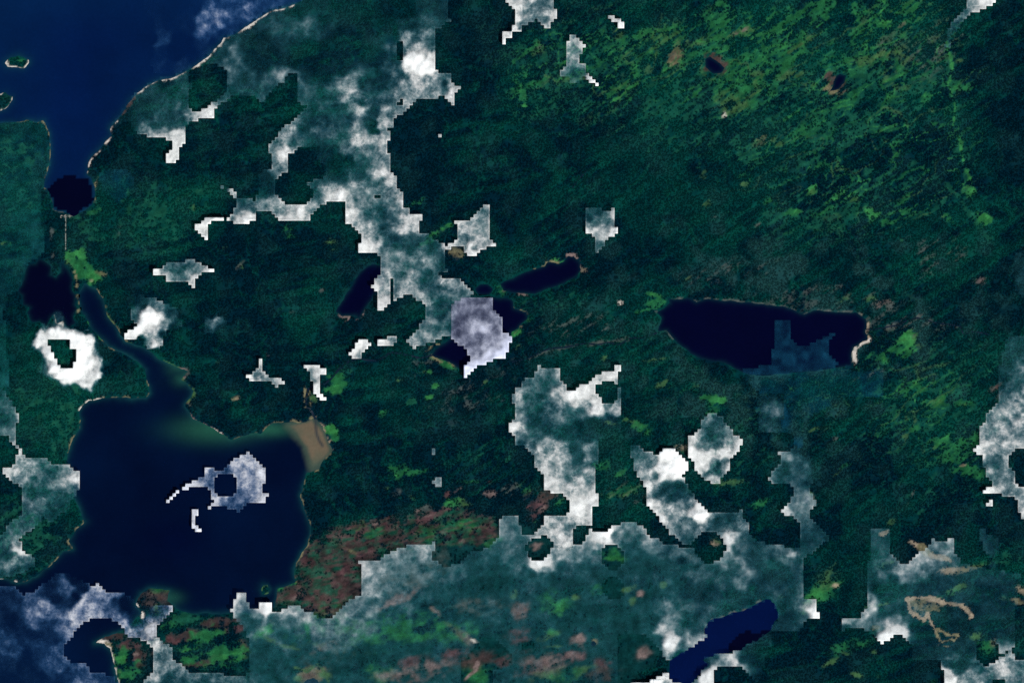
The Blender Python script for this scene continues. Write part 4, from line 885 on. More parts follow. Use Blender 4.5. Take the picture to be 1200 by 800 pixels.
# ------------------------------------------------------------------ clouds
# traced opacity samples (x, y, thickness); the field between them is interpolated and broken up by noise
SAMP = np.array([float(t) for t in """
130 155 .10 150 130 .14 170 120 .20 190 125 .24 200 105 .18 165 140 .22 150 150 .14 170 150 .42 178 157 .62 188 152 .55 196 165 .72 205 160 .78 205 175 .85 203 188 .82 198 185 .85 215 165 .8 185 145 .25 200 145 .25 210 140 .3 213 125 .3 220 135 .45 232 137 .72 245 135 .8 250 132 .8 262 120 .4 240 115 .4 250 110 .35
212 100 .28 205 120 .22 270 70 .35 275 60 .4 258 62 .3 270 85 .42 275 100 .3 290 95 .3 265 105 .35 285 110 .25 300 108 .25 290 55 .14 285 40 .2 300 30 .22 310 20 .25 305 45 .1 320 60 .1 340 25 .25 328 30 .25 350 35 .32 365 40 .35 372 30 .28 360 30 .35 330 55 .22 310 75 .15 340 75 .08 320 95 .3 330 90 .5 338 88 .4 315 108 .35 308 116 .4
380 60 .10 400 40 .10 430 30 .08 450 20 .06 470 15 .05 480 10 .05 490 8 .22 505 10 .26 520 10 .26 420 60 .1 440 70 .12 400 80 .12 380 85 .12 360 70 .08 380 20 .15 350 10 .15 400 10 .1 460 40 .12 365 55 .08
480 28 .25 500 25 .35 515 22 .3 510 30 .4 470 38 .35 475 42 .55 485 45 .4 500 42 .4 505 50 .35 475 50 .6 480 58 .6 490 55 .55 505 58 .5 482 65 .95 490 70 1 500 75 1 485 76 1 495 82 1 505 85 .98 480 72 .95 478 80 .8 500 65 .75 508 70 .75 472 60 .35 465 70 .25 468 85 .35 475 90 .45
485 90 .8 500 92 .7 490 95 .75 505 95 .6 515 95 .55 520 90 .5 525 100 .6 530 105 .75 535 105 .7 520 98 .2 524 106 .4 530 115 .7 510 105 .6 500 108 .62 490 108 .65 480 105 .55 470 110 .48 460 115 .42 450 110 .35 440 105 .3 430 100 .3 445 90 .2 455 100 .28 475 118 .6 465 125 .5 468 132 .6 455 135 .55
400 105 .55 408 100 .6 412 105 .65 405 115 .7 415 112 .45 420 120 .35 412 125 .6 420 130 .72 400 125 .35 390 120 .3 375 115 .28 380 130 .3 395 140 .35 370 140 .3 360 150 .35 375 150 .35 390 155 .42 340 150 .6 330 165 .62 325 175 .65 335 175 .72 345 165 .45 330 185 .75 335 180 .8 322 190 .5 325 198 .55 345 170 .4 350 165 .4 360 165 .3 380 165 .35 370 178 .15 385 180 .2 390 190 .12 400 190 .15 385 170 .3
410 140 .4 420 150 .5 430 145 .25 438 135 .25 435 150 .12 440 155 .15 438 145 .12 445 140 .7 452 140 .75 445 150 .7 450 160 .65 440 165 .6 430 165 .65 425 160 .6 415 165 .6 410 175 .55 405 170 .45 425 178 .55 435 175 .5 445 175 .6 452 180 .6 450 190 .6 440 190 .5 430 190 .35 420 185 .45 410 190 .2 395 200 .12
308 205 .2 312 218 .22 310 228 .25 302 242 .6 308 240 .6 318 238 .65 325 242 .75 330 250 .7 340 255 .85 345 248 .75 352 250 .85 360 252 .8 362 245 .7 370 240 .6 372 230 .45 378 225 .65 385 225 .7 392 232 .8 400 228 .85 405 225 .7 400 220 .6 390 210 .25 395 205 .2 410 205 .35 420 210 .3 400 212 .3 415 220 .6 425 220 .55 390 218 .55 380 215 .4
430 215 .5 440 208 .72 450 205 .75 455 212 .6 445 215 .5 435 222 .55 455 225 .5 462 218 .6 465 230 .6 470 235 .65 462 240 .5 450 235 .55 440 235 .5 430 235 .6 420 235 .55 410 240 .75 415 250 .7 408 255 .75 425 250 .55 435 250 .45 445 250 .35 455 250 .35 465 250 .5 475 252 .6 482 255 .75 490 255 .8 485 265 .75 490 268 .7 475 268 .75 465 265 .65 470 260 .5
420 265 .65 430 262 .6 440 265 .45 430 275 .7 435 285 .8 428 290 .9 425 285 .9 435 293 .85 445 285 .7 440 275 .6 450 270 .45 460 278 .4 470 280 .35 455 285 .35 465 290 .4 480 275 .4 490 280 .35 500 285 .35 510 295 .35 505 290 .3 515 300 .4 480 290 .35 495 300 .4 485 305 .5 500 305 .5 450 295 .55 452 305 .6 460 310 .55 465 300 .5 475 310 .45 478 325 .6 470 320 .55
450 318 .7 445 325 .75 455 325 .72 440 335 .85 448 335 .75 458 335 .65 468 332 .6 475 330 .75 445 345 .7 450 355 .85 445 360 .85 460 340 .55 470 345 .7 480 340 .7 485 332 .45 490 345 .8 488 350 .75 495 350 .75 505 320 .28 515 312 .28 500 330 .28 495 335 .4 505 345 .27 512 355 .25 505 365 .4 500 350 .5 515 370 .3 505 380 .55 495 385 .6 500 395 .6 510 392 .5 485 395 .65 480 400 .65 488 403 .6 500 400 .55 515 385 .4 522 390 .5 512 335 .35 518 330 .7 522 332 .6 525 340 .45 530 350 .5 528 360 .4 522 345 .45 535 335 .5 545 338 .6 550 345 .55 540 345 .45 527 375 .4 525 385 .4
540 360 .35 550 355 .36 560 355 .38 570 355 .38 576 358 .38 545 370 .34 560 368 .36 572 372 .38 580 378 .42 585 375 .45 540 385 .36 550 382 .45 555 385 .6 565 385 .65 572 383 .6 580 388 .42 560 395 .42 545 395 .36 570 398 .45 582 395 .55 590 395 .7 595 400 .8 592 408 .85 585 405 .65 578 412 .8 588 415 .85 570 418 .75 560 425 .85 550 435 .9 555 420 .55 560 410 .42 568 408 .65 575 402 .6 545 405 .38 552 415 .45
225 265 .9 235 263 .85 240 272 .8 242 280 .9 245 256 .95 255 256 1 265 257 1 272 255 .6 278 245 .5 280 238 .45 272 226 .7 262 220 .4 285 238 .35 290 240 .5 285 250 .7 292 252 .9 280 258 .8 290 260 .95 298 245 .5 298 255 .8
184 320 .95 192 316 .7 198 312 .5 205 318 .4 212 315 .4 198 325 .8 204 322 .7 212 325 .6 220 320 .65 225 318 .6 222 306 .6 230 312 .6 228 325 .8 226 332 .8 236 315 .65 244 316 .9 248 316 1
148 393 .85 156 391 .95 163 385 1 170 378 1 168 370 1 172 364 .95 177 368 1 182 375 1 188 372 .85 184 362 .6 178 356 .35 168 358 .3 162 362 .4 190 362 .4 197 366 .35 193 380 .5 203 372 .4 208 378 .35 204 384 .15 210 370 .1 158 372 .3 180 388 .85 176 394 .7 172 400 .55 180 404 .8 186 398 .6 158 352 .12 155 345 .1 168 352 .25 164 398 .2 190 392 .2 182 410 .1
246 378 .45 252 374 .5 250 384 .5 258 378 .35 262 383 .15 242 388 .2 256 388 .15 248 370 .1
45 403 .95 50 396 .9 48 410 .7 56 410 .95 55 392 .85 60 388 1 68 388 1 75 390 1 85 394 1 95 397 1 105 400 .85 112 410 .6 105 412 .95 98 410 1 95 420 1 105 425 1 113 428 .8 108 438 .85 104 448 .9 98 448 .9 90 440 1 80 440 1 70 440 1 62 430 1 57 425 .75 52 430 .35 62 440 .6 68 446 .4 75 446 .8 88 449 .7 85 434 1 92 432 1 60 418 1 104 456 .7 66 370 .3 70 376 .4 74 382 .5 64 378 .3 60 383 .3 115 405 .15 48 425 .2
292 440 .85 305 422 .8 304 432 .6 300 438 .5 308 440 .6 316 445 .55 325 445 .7 330 448 .85 322 451 .6
360 431 .9 370 432 .7 380 434 .9 367 442 .6 374 440 .7 370 452 .9 373 460 .95 380 467 1 365 437 .6
425 398 .9 422 404 .95 428 402 .95 440 400 .95 450 401 .9 458 398 .6 462 398 .6 415 412 .9 420 414 .7 412 416 .9 425 408 .9 455 404 .8
534 261 .7 545 262 .7 555 256 .65 565 247 .6 570 245 .6 572 260 .55 562 262 .5 552 268 .6 542 272 .5 555 278 .65 565 275 .6 572 280 .65 560 285 .6 550 285 .8 545 282 .6 548 295 .85 555 297 .9 565 290 .75 578 288 .85 538 280 .6 532 284 .8 525 290 .75 542 289 .7 557 290 .5
595 2 .7 600 5 .7 605 8 .8 615 5 .7 625 10 .65 632 6 .5 640 4 .6 646 8 .65 640 15 .7 630 16 .65 620 18 .6 612 14 .6 606 22 .85 606 34 .9 603 38 .85 595 42 .9 591 50 .95 614 28 .4 610 32 .6 625 23 .45 632 22 .5 640 24 .6 645 30 .75 648 22 .8 653 14 .95 595 39 .85 640 33 .7
671 44 .7 666 52 .7 676 52 .72 682 53 .8 667 60 .65 676 60 .5 672 68 .55 678 70 .65 668 74 .55 678 76 .6 670 80 .35 678 82 .35 660 86 .4 668 88 .33 678 90 .33 685 86 .4 672 95 .4 690 91 .85 696 95 .95 701 101 1 684 76 .7
714 21 .7 720 24 .75 726 27 .95 729 32 .95 515 159 .75
692 248 .45 700 250 .4 712 252 .5 719 250 .75 690 256 .33 700 258 .45 712 260 .45 716 264 .5 690 266 .65 696 270 .75 704 268 .6 712 270 .6 718 272 .9 725 273 1 700 277 .5 707 279 .6 700 285 .45 699 293 .5 704 286 .45 689 271 .95
634 434 .55 645 438 .4 655 436 .6 630 445 .5 640 450 .33 650 448 .35 615 450 .45 608 460 .6 608 475 .45 606 490 .55 603 500 .9 606 512 .6 610 518 .4 618 465 .4 622 480 .35 625 495 .3 630 460 .33 640 465 .42 650 460 .6 660 458 .75 668 462 .95 675 463 .9 672 470 .7 685 458 .9 692 455 .85 697 447 .8 705 441 .75 715 439 .8 724 432 .9 720 447 .75 695 468 .85 690 475 .6 697 478 .9 705 477 .8 712 475 .5 718 478 .6 724 470 .45 727 462 .3 722 482 .6 726 490 .15 715 488 .25 680 480 .35 668 480 .4 660 490 .45 655 500 .4 665 505 .28 680 500 .22 695 495 .2 705 500 .14 715 505 .15 690 510 .3 650 510 .3 640 505 .28 630 510 .35 640 485 .35 645 475 .4 622 520 .5 630 525 .55 640 520 .5 650 520 .6 660 522 .55 670 525 .25 680 525 .3 690 525 .45 697 535 .4 690 540 .5 680 535 .22 672 540 .25 665 540 .5 655 535 .6 645 540 .65 635 540 .65 632 548 .75 645 550 .75 655 552 .65 665 555 .6 680 550 .5 690 550 .65 690 560 .6 675 565 .7 660 565 .7 645 565 .85 650 572 .85 665 575 .75 675 575 .8 685 575 .85 695 580 .85 690 588 .9 680 585 .9 670 585 .8 675 595 .9 690 598 .85 698 586 .8
642 610 .75 650 612 .65 660 612 .7 670 606 .8 685 605 .75 665 622 .6 658 632 .7 650 625 .65 635 622 .6 692 612 .8 668 636 .8
739 523 .35 745 530 .4 752 535 .45 758 540 .55 765 540 .7 775 540 .9 780 532 1 790 530 1 797 540 1 800 548 1 790 550 1 780 548 1 770 550 .85 775 558 .9 790 557 .95 755 548 .5 752 556 .65 760 560 .7 768 556 .55 765 565 .7 758 568 .8 760 580 .6 758 587 .9 768 578 .35 780 572 .28 795 568 .3 790 580 .35 805 578 .4 780 590 .5 770 595 .75 765 592 .8 790 595 .6 800 592 .55 812 590 .6 820 595 .85 825 602 1 818 603 1 815 600 .8 770 605 .75 780 610 .7 790 605 .55 800 610 .45 785 618 .6 800 620 .4 795 628 .5 810 612 .4 840 608 .35 850 605 .35 860 604 .4 868 605 .5 872 615 .5 860 618 .33 845 618 .4 835 612 .35 830 608 .7 808 622 .4 802 635 .35
830 490 .5 840 488 .4 845 495 .38 835 500 .35 825 500 .5 820 508 .65 812 515 .8 825 512 .45 835 510 .33 845 508 .4 855 505 .6 860 515 .75 850 518 .65 840 520 .4 830 525 .5 820 525 .6 812 530 .95 820 535 .9 830 535 .85 838 532 .75 845 532 .75 855 528 .85 865 518 .9 850 540 .4 842 545 .3 835 545 .6 825 548 .85 832 555 .55 840 552 .35 838 560 .6 832 562 .7 820 545 .85 848 548 .6 854 546 .75
560 640 .28 590 610 .5 600 612 .5 595 625 .45 604 630 .42 590 640 .32 600 650 .3 612 658 .35 625 660 .75 632 660 .9 640 657 .8 605 645 .35 640 665 .5 655 650 .65 665 648 .6 672 645 .55 685 638 .55 690 630 .65 700 625 .85 710 626 1 715 622 .95 706 630 .75 722 618 .6 695 640 .5 700 650 .35 680 652 .45 660 660 .32 680 665 .25 700 672 .22 640 675 .22 620 675 .24 735 615 .45 745 618 .45 755 622 .6 762 632 .5 750 630 .33 735 630 .32 740 645 .27 755 650 .25 770 640 .4 775 650 .28 790 645 .33 800 645 .35 720 628 .4 720 672 .2 740 665 .22 760 670 .2
810 640 .35 812 655 .33 800 660 .25 855 630 .8 853 640 .75 858 625 .6 850 650 .55 862 640 .4 875 632 .35 890 640 .3 880 655 .25 862 660 .42 870 672 .45 865 680 .42 850 675 .3 835 670 .3 820 668 .28 830 690 .2 860 695 .22 885 685 .2 910 665 .22 925 675 .22 925 655 .35 935 665 .28 915 690 .25 890 700 .18 930 695 .25 800 690 .16 780 660 .2
775 715 .45 785 712 .5 792 720 .45 778 725 .5 776 735 .6 784 740 .65 790 748 .75 784 752 .85 795 740 .35 805 730 .25 812 722 .35 820 720 .35 826 730 .35 815 735 .35 805 745 .6 815 750 .6 825 752 .55 830 748 .5 800 755 .4 822 762 .4 835 740 .2 850 735 .06 870 730 .06 890 720 .05 880 728 .3 876 735 .25 862 730 .2 800 770 .1 830 765 .25 770 705 .25 765 725 .15 770 750 .2 790 705 .3
825 775 .2 838 771 .35 845 769 .6 855 768 .65 862 773 .75 866 778 .55 850 775 .6 842 775 .5 835 785 .7 840 790 .8 830 792 .85 835 798 .85 825 795 .8 805 785 .35 802 782 .4 808 788 .3 775 792 .85 780 790 .85 770 797 .95 760 799 1 790 795 .7 782 798 .6 815 798 .4 870 772 .2 880 765 .12 890 775 .12 895 790 .12 890 760 .1
300 725 .38 290 720 .42 285 710 .45 283 698 .5 278 700 .7 280 712 .65 306 708 .8 315 708 .95 316 714 .9 320 725 .35 335 715 .65 345 714 .6 340 725 .4 360 720 .55 355 735 .36 370 728 .42 385 732 .45 395 722 .5 405 712 .5 415 705 .5 425 698 .5 428 685 .55 426 670 .65 424 660 .7 440 660 .55 455 656 .5 470 650 .5 490 645 .5 505 643 .5 512 640 .52 440 680 .45 460 680 .4 480 670 .35 500 665 .35 520 672 .33 540 670 .32 435 710 .45 420 725 .4 400 740 .36 380 750 .3 350 750 .3 330 745 .3 310 755 .25 290 745 .35 300 770 .22 330 780 .22 360 765 .2 390 780 .2 430 770 .15 450 720 .3 470 700 .36 490 690 .33 510 690 .3 500 720 .18 470 740 .15 530 705 .26 550 690 .2 570 680 .16 590 685 .16 560 665 .25 580 660 .25 555 720 .25 580 720 .25 600 700 .24 540 730 .2 570 740 .18 590 750 .2 610 770 .18 640 760 .16 480 780 .18 520 780 .2 450 795 .25 600 790 .2 640 790 .15 620 720 .22 640 700 .2 660 720 .16 690 720 .17 720 720 .17 700 740 .2 690 760 .18 680 780 .15 720 760 .16 740 730 .15 720 790 .14 760 700 .16 745 710 .2 670 690 .18 650 685 .17
0 700 .25 20 705 .24 40 715 .5 50 720 .5 45 730 .4 35 705 .35 55 710 .6 70 690 .4 78 685 .45 75 695 .35 65 700 .2 60 680 .2 85 678 .12 100 690 .12 90 700 .12 85 705 .2 105 695 .55 112 690 .7 118 695 .75 125 695 .75 130 700 .65 100 705 .75 95 712 .7 108 710 .78 118 708 .65 115 715 .6 130 715 .5 90 720 .7 85 730 .65 80 735 .5 75 740 .4 95 722 .6 138 697 .5 145 705 .12 135 705 .25 145 720 .3 150 712 .1 160 725 .15 155 730 .2 135 722 .55 145 730 .6
165 735 .55 155 740 .7 170 745 .8 178 740 .9 183 735 .9 178 725 .5 190 722 .55 200 713 .75 192 714 .5 182 715 .3 170 715 .12 175 705 .12 182 752 .7 190 755 .6 198 762 .55 190 770 .45 185 765 .5 185 780 .65 190 785 .5 200 778 .6 210 785 .6 205 790 .4 220 790 .5 180 792 .6 172 797 .6 195 795 .3 215 797 .3 240 793 .5 250 792 .5 260 797 .45 245 799 .4 150 797 .5 143 794 .4 157 799 .4
10 725 .16 25 740 .18 10 745 .35 15 758 .4 5 760 .35 20 762 .3 10 775 .2 30 770 .16 45 760 .18 40 745 .2 45 755 .35 60 745 .25 55 735 .25 70 760 .42 62 775 .42 60 783 .4 75 780 .42 85 785 .42 95 792 .42 105 792 .42 90 778 .45 120 795 .36 130 797 .3 30 790 .14 10 795 .12 50 795 .15 0 720 .22 70 795 .2 80 790 .3
0 455 .3 5 470 .35 12 480 .4 18 490 .5 22 488 .7 5 490 .3 12 500 .45 18 505 .55 18 518 .6 5 502 .45 12 512 .5 5 430 .22 5 400 .18
24 532 .6 8 550 .85 15 550 .7 25 545 .55 30 550 .55 40 550 .5 50 545 .4 55 545 .6 25 560 .6 35 562 .5 45 562 .5 55 565 .45 62 555 .4 70 555 .5 78 555 .65 85 560 .75 92 565 .7 85 572 .55 78 565 .6 90 560 .7 75 575 .45 80 580 .3 88 578 .45 28 575 .5 40 580 .35 55 580 .35 65 590 .35 30 590 .45 45 595 .35 60 600 .3 75 595 .25
20 605 .4 25 615 .5 35 605 .35 15 620 .4 10 635 .35 20 635 .6 22 642 .9 24 645 .9 20 650 .6 12 650 .4 5 660 .5 15 660 .5 25 655 .45 38 655 .45 35 665 .3 5 645 .3 2 672 .3 20 670 .25 5 625 .3 45 605 .25
291 535 .75 283 540 .75 275 545 .7 285 548 .6 297 545 .65 305 550 .7 308 560 .7 295 558 .6 282 562 .6 290 572 .6 300 575 .65 310 582 .85 305 580 .7 288 585 .55 278 585 .5 262 586 .6 252 588 .7 245 594 .85 270 595 .4 280 595 .35 262 552 .5 265 548 .4 240 550 .75 250 555 .5 245 562 .6 235 563 .7 228 567 .8 215 574 .9 203 580 .9 195 588 .9 245 570 .55 250 580 .6 228 603 .8 229 612 .75 234 621 1 228 619 .9
1183 402 .3 1175 420 .24 1190 415 .3 1172 440 .27 1180 455 .4 1190 450 .45 1198 440 .4 1172 465 .45 1185 470 .62 1195 465 .65 1165 480 .6 1178 480 .7 1190 485 .55 1198 480 .6 1158 490 .65 1170 492 .55 1180 495 .5 1195 500 .6 1150 505 .75 1160 508 .55 1170 510 .6 1180 508 .7 1195 515 .7 1150 517 .65 1142 527 .85 1155 525 .6 1168 522 .6 1180 520 .75 1160 540 .55 1170 535 .5 1178 532 .65 1158 555 .65 1172 550 .45 1184 548 .5 1165 562 .6 1180 562 .65 1172 570 .75 1155 577 .95 1165 577 .8 1182 575 .6 1195 575 .6 1197 588 .7 1198 600 .7 1195 300 .2 1194 320 .24 1197 345 .25 1157 592 .9 1161 588 .9 1215 450 .5 1240 500 .5 1215 590 .5
1162 4 .95 1152 3 .9 1145 8 .8 1138 12 .7 1132 17 .55 1125 22 .45 1118 30 .35 1113 45 .25 1110 54 .28 1140 3 .6 1150 10 .8
1025 625 .3 1035 630 .25 1040 640 .3 1022 645 .25 1035 655 .3 1020 670 .2 1035 672 .4 1048 655 .4 1055 665 .55 1062 668 .6 1060 678 .45 1072 660 .65 1080 655 .6 1090 645 .4 1098 640 .45 1108 640 .45 1113 638 .6 1105 655 .35 1118 652 .4 1085 665 .45 1075 672 .4 1095 675 .25 1110 675 .22 1130 680 .18 1130 664 .25 1150 670 .2 1170 680 .2 1190 680 .18 1045 680 .2 1030 690 .15 1060 690 .17 1040 700 .2 1055 705 .3 1060 720 .2 1080 690 .2 1020 702 .45 1018 712 .6 1012 718 .6 1000 723 .6 990 727 .6 990 735 .3 1005 730 .35 1020 728 .35 1030 735 .45 1045 728 .55 1055 725 .55 1062 722 .35 1040 738 .7 1050 738 .8 1045 742 .85 1035 745 .85 1055 741 .8 1034 750 .9 1022 742 .25 1030 722 .3 1040 715 .25 1070 735 .14 1080 745 .12 1075 760 .13 1090 760 .13 1110 725 .13 1130 735 .13 1140 720 .15 1160 715 .17 1180 720 .16 1160 735 .15 1130 760 .16 1110 765 .2 1140 755 .18 1185 740 .15 1160 700 .17 1090 768 .12 1120 740 .13 1100 690 .2
1150 625 .33 1153 640 .33 1165 640 .3 1163 658 .25 1170 668 .25
1108 778 .4 1115 775 .35 1112 790 .85 1105 785 .8 1120 785 .4 1130 780 .25 1135 790 .5 1145 782 .35 1150 795 .5 1125 797 .6 1112 797 .9 1160 785 .6 1170 780 .75 1178 785 .8 1185 775 .55 1185 765 .5 1195 780 .5 1190 790 .6 1180 794 .6 1160 792 .4 1198 795 .55
185 30 .18 190 40 .25 186 50 .3 195 47 .25 180 45 .02 200 55 .05 188 58 .12 200 20 .05 198 28 .08 210 25 .1 215 30 .12 190 75 .22 188 70 .12 195 77 .1 220 70 .18 215 78 .22 225 70 .08 235 25 .35 245 15 .45 255 10 .42 262 20 .5 268 10 .4 275 5 .3 240 35 .5 250 35 .35 258 28 .5 235 42 .4 245 45 .3 232 52 .18 270 25 .35 280 15 .35 290 20 .4 285 28 .2 295 8 .4 300 5 .35 292 12 .45 305 12 .35 315 5 .3 330 3 .3 325 8 .28 340 0 .2 225 30 .12 230 10 .1 222 50 .03 180 30 .02 175 60 0 205 65 0 210 45 0 225 60 .04 250 50 .1 210 5 0 260 0 .35 280 0 .3 300 -3 .3 320 -3 .3 260 38 .12
905 470 .35 898 475 .4 908 485 .45 915 480 .3 893 490 .25 900 498 .35 912 495 .2 890 465 .2 920 440 .13 900 442 .14 880 438 .13 940 440 .14 970 438 .13 1000 436 .12 1030 440 .15 1020 458 .2 1030 462 .18 1000 458 .1 985 462 .06 960 458 .1 940 460 .14 920 460 .13 900 455 .13 890 447 .12 960 470 .18 945 478 .16 930 475 .08 915 460 .13 942 490 .08 935 500 .05
910 380 .13 920 378 .14 920 400 .15 910 415 .15 930 420 .15 950 415 .15 960 402 .15 972 394 .13 940 428 .15 965 425 .15 905 430 .13 880 432 .1 925 432 .13 978 428 .13 945 403 .13
916 532 .6 922 536 .55 930 530 .3 935 520 .25 930 545 .4 920 545 .35 938 540 .35 942 550 .4 935 555 .4 925 555 .33 915 552 .35 908 562 .45 903 565 .7 915 563 .35 930 562 .45 938 570 .4 948 568 .28 935 580 .45 945 578 .5 950 590 .5 942 595 .55 932 592 .5 922 600 .75 918 599 .8 930 605 .5 940 610 .45 948 612 .5 945 622 .4 955 622 .35 965 628 .35 972 630 .35 955 635 .3 945 640 .3 935 642 .3 940 650 .28 955 545 .15 960 560 .12 928 650 .5 945 530 .12
940 705 .4 946 708 .6 950 715 .85 955 719 .95 959 722 1 945 720 .4 935 715 .35 925 715 .25 930 728 .25 920 735 .22 915 725 .18 938 736 .25 920 705 .2
20 160 .18 40 160 .18 20 200 .2 45 200 .18 10 250 .18 35 250 .2 45 270 .25 15 290 .15 45 295 .28 40 305 .28 20 320 .16 5 340 .18 0 380 .2 2 420 .22 10 150 .16
125 205 .18 135 215 .2 145 210 .18 140 228 .18 125 222 .14 150 222 .16 504 528 .5 514 564 .55 508 526 .5
""".split()]).reshape(-1, 3)

def cloud_field(x, y):
    out = np.zeros(len(x))
    wx_ = x+(fbm(x, y, 16, 3, 301)-.5)*7; wy_ = y+(fbm(x, y, 16, 3, 302)-.5)*7
    for s in range(0, len(x), 4000):
        e = slice(s, s+4000)
        d2 = (wx_[e, None]-SAMP[None, :, 0])**2+(wy_[e, None]-SAMP[None, :, 1])**2
        w = 1.0/(d2+5.0)**2.2
        out[e] = (w*SAMP[None, :, 2]).sum(1)/w.sum(1)
    return out

TAKEN = {}
SPECS = []
def cloud(name, outer, label, mat, holes=(), base=None, group=None, cat='cloud', rim=0.11, thin=0.0, cull=0.035, soft=0.0):
    polys = [P(o) for o in (outer if isinstance(outer, (list, tuple)) else [outer])]; hs = [(P(h) if not h.startswith('o') else [(float(h.split()[1])+float(h.split()[3])*math.cos(t*.2618), float(h.split()[2])+float(h.split()[3])*math.sin(t*.2618)) for t in range(24)]) for h in holes]
    xs = [p[0] for q in polys for p in q]; ys = [p[1] for q in polys for p in q]
    i0, i1 = int(math.floor(min(xs)/CELL)), int(math.ceil(max(xs)/CELL)); j0, j1 = int(math.floor(min(ys)/CELL)), int(math.ceil(max(ys)/CELL))
    I, J = np.meshgrid(np.arange(i0, i1+1), np.arange(j0, j1+1)); cx, cy = (I+.5)*CELL, (J+.5)*CELL
    m = np.zeros(I.shape, bool)
    for q in polys: m |= inside(q, cx, cy)
    for q in hs: m &= ~inside(q, cx, cy)
    f0 = cloud_field(cx[m], cy[m])
    cells = [(i, j) for (i, j), v in zip(zip(I[m].tolist(), J[m].tolist()), f0) if (i, j) not in TAKEN and v > cull]
    if not cells: return None
    for c in cells: TAKEN[c] = name
    SPECS.append((name, cells, label, mat, base, group, cat, rim, thin, soft, polys))
def build_cloud(name, cells, label, mat, base, group, cat, rim, thin, soft, polys):
    cs = set(cells); h = CELL/2
    vid = {}; pos = []
    def vert(a, b):
        k = (a, b)
        if k not in vid: vid[k] = len(pos); pos.append(k)
        return vid[k]
    quads = []
    for (i, j) in cells:
        for q in (0, 1):
            for r in (0, 1):
                a, b = 2*i+q, 2*j+r; quads.append((vert(a, b+1), vert(a+1, b+1), vert(a+1, b), vert(a, b)))
    edge = []; free = []
    for (i, j) in cells:
        if (i, j-1) not in cs: edge += [((2*i+1, 2*j), (2*i, 2*j)), ((2*i+2, 2*j), (2*i+1, 2*j))]
        if (i, j+1) not in cs: edge += [((2*i, 2*j+2), (2*i+1, 2*j+2)), ((2*i+1, 2*j+2), (2*i+2, 2*j+2))]
        if (i-1, j) not in cs: edge += [((2*i, 2*j), (2*i, 2*j+1)), ((2*i, 2*j+1), (2*i, 2*j+2))]
        if (i+1, j) not in cs: edge += [((2*i+2, 2*j+1), (2*i+2, 2*j)), ((2*i+2, 2*j+2), (2*i+2, 2*j+1))]
    for (i, j) in cells:
        if (i, j-1) not in TAKEN: free += [(2*i, 2*j), (2*i+1, 2*j), (2*i+2, 2*j)]
        if (i, j+1) not in TAKEN: free += [(2*i, 2*j+2), (2*i+1, 2*j+2), (2*i+2, 2*j+2)]
        if (i-1, j) not in TAKEN: free += [(2*i, 2*j), (2*i, 2*j+1), (2*i, 2*j+2)]
        if (i+1, j) not in TAKEN: free += [(2*i+2, 2*j), (2*i+2, 2*j+1), (2*i+2, 2*j+2)]
    A = np.array(pos, float)*h; x, y = A[:, 0], A[:, 1]; n = len(A)
    op = np.clip(cloud_field(x, y)-thin, 0, 1)
    op = np.clip(op+op**1.5*(1-op)*2.4*(fbm(x, y, 8, 4, 401)-.5), 0, 1)
    if soft:
        dd = np.min([dist_line(q, x, y, True) for q in polys], axis=0); op = op*sstep(0.0, 1.0, (dd-0.5)/soft+1.5*(fbm(x, y, 9, 4, 403)-.5))
    if rim and not soft:
        isrim = np.zeros(n, bool)
        for a in free: isrim[vid[a]] = True
        # bright cut edge only where another cloud does not carry on
        op = np.where(isrim & (op > 0.22), np.clip(op+rim*1.2*op*(1.2-op)*2, 0, 1), op)
    b0 = base if base is not None else 58.0
    top = b0+5+op*(20+26*fbm(x, y, 26, 2, 410))+op*60*fbm(x, y, 9, 4, 411)
    wx_, wy_ = W(x, y)
    V = np.concatenate([np.stack([wx_, wy_, top], 1), np.stack([wx_, wy_, np.full(n, b0)], 1)])
    q = np.array(quads); F = [q, q[:, ::-1]+n]
    F.append(np.array([(vid[a], vid[b], vid[b]+n, vid[a]+n) for a, b in edge])[:, ::-1])
    me = mesh_from(name, V, np.concatenate(F), [('thickness', 'FLOAT', 'POINT', np.concatenate([op, op]))])
    o = link(name, me, mat, label=label, category=cat)
    if group: o['group'] = group
    return o
C_WHITE = cloud_material('cloud_white', (0.95, 0.97, 0.94)); C_LAV = cloud_material('cloud_lavender', (0.78, 0.82, 0.98), 0.7, (0.40, 0.48, 0.74)); C_VEIL = cloud_material('veil_grey', (0.92, 0.95, 0.93), 0.6); C_BLUE = cloud_material('veil_blue', (0.05, 0.36, 0.62), 0.25, (0.03, 0.32, 0.56))
C_TEAL = cloud_material('veil_teal', (0.06, 0.42, 0.46), 0.25, (0.04, 0.38, 0.40))
C_BAY = cloud_material('cloud_over_water', (0.88, 0.91, 0.98), 1.0, (0.10, 0.36, 0.82))

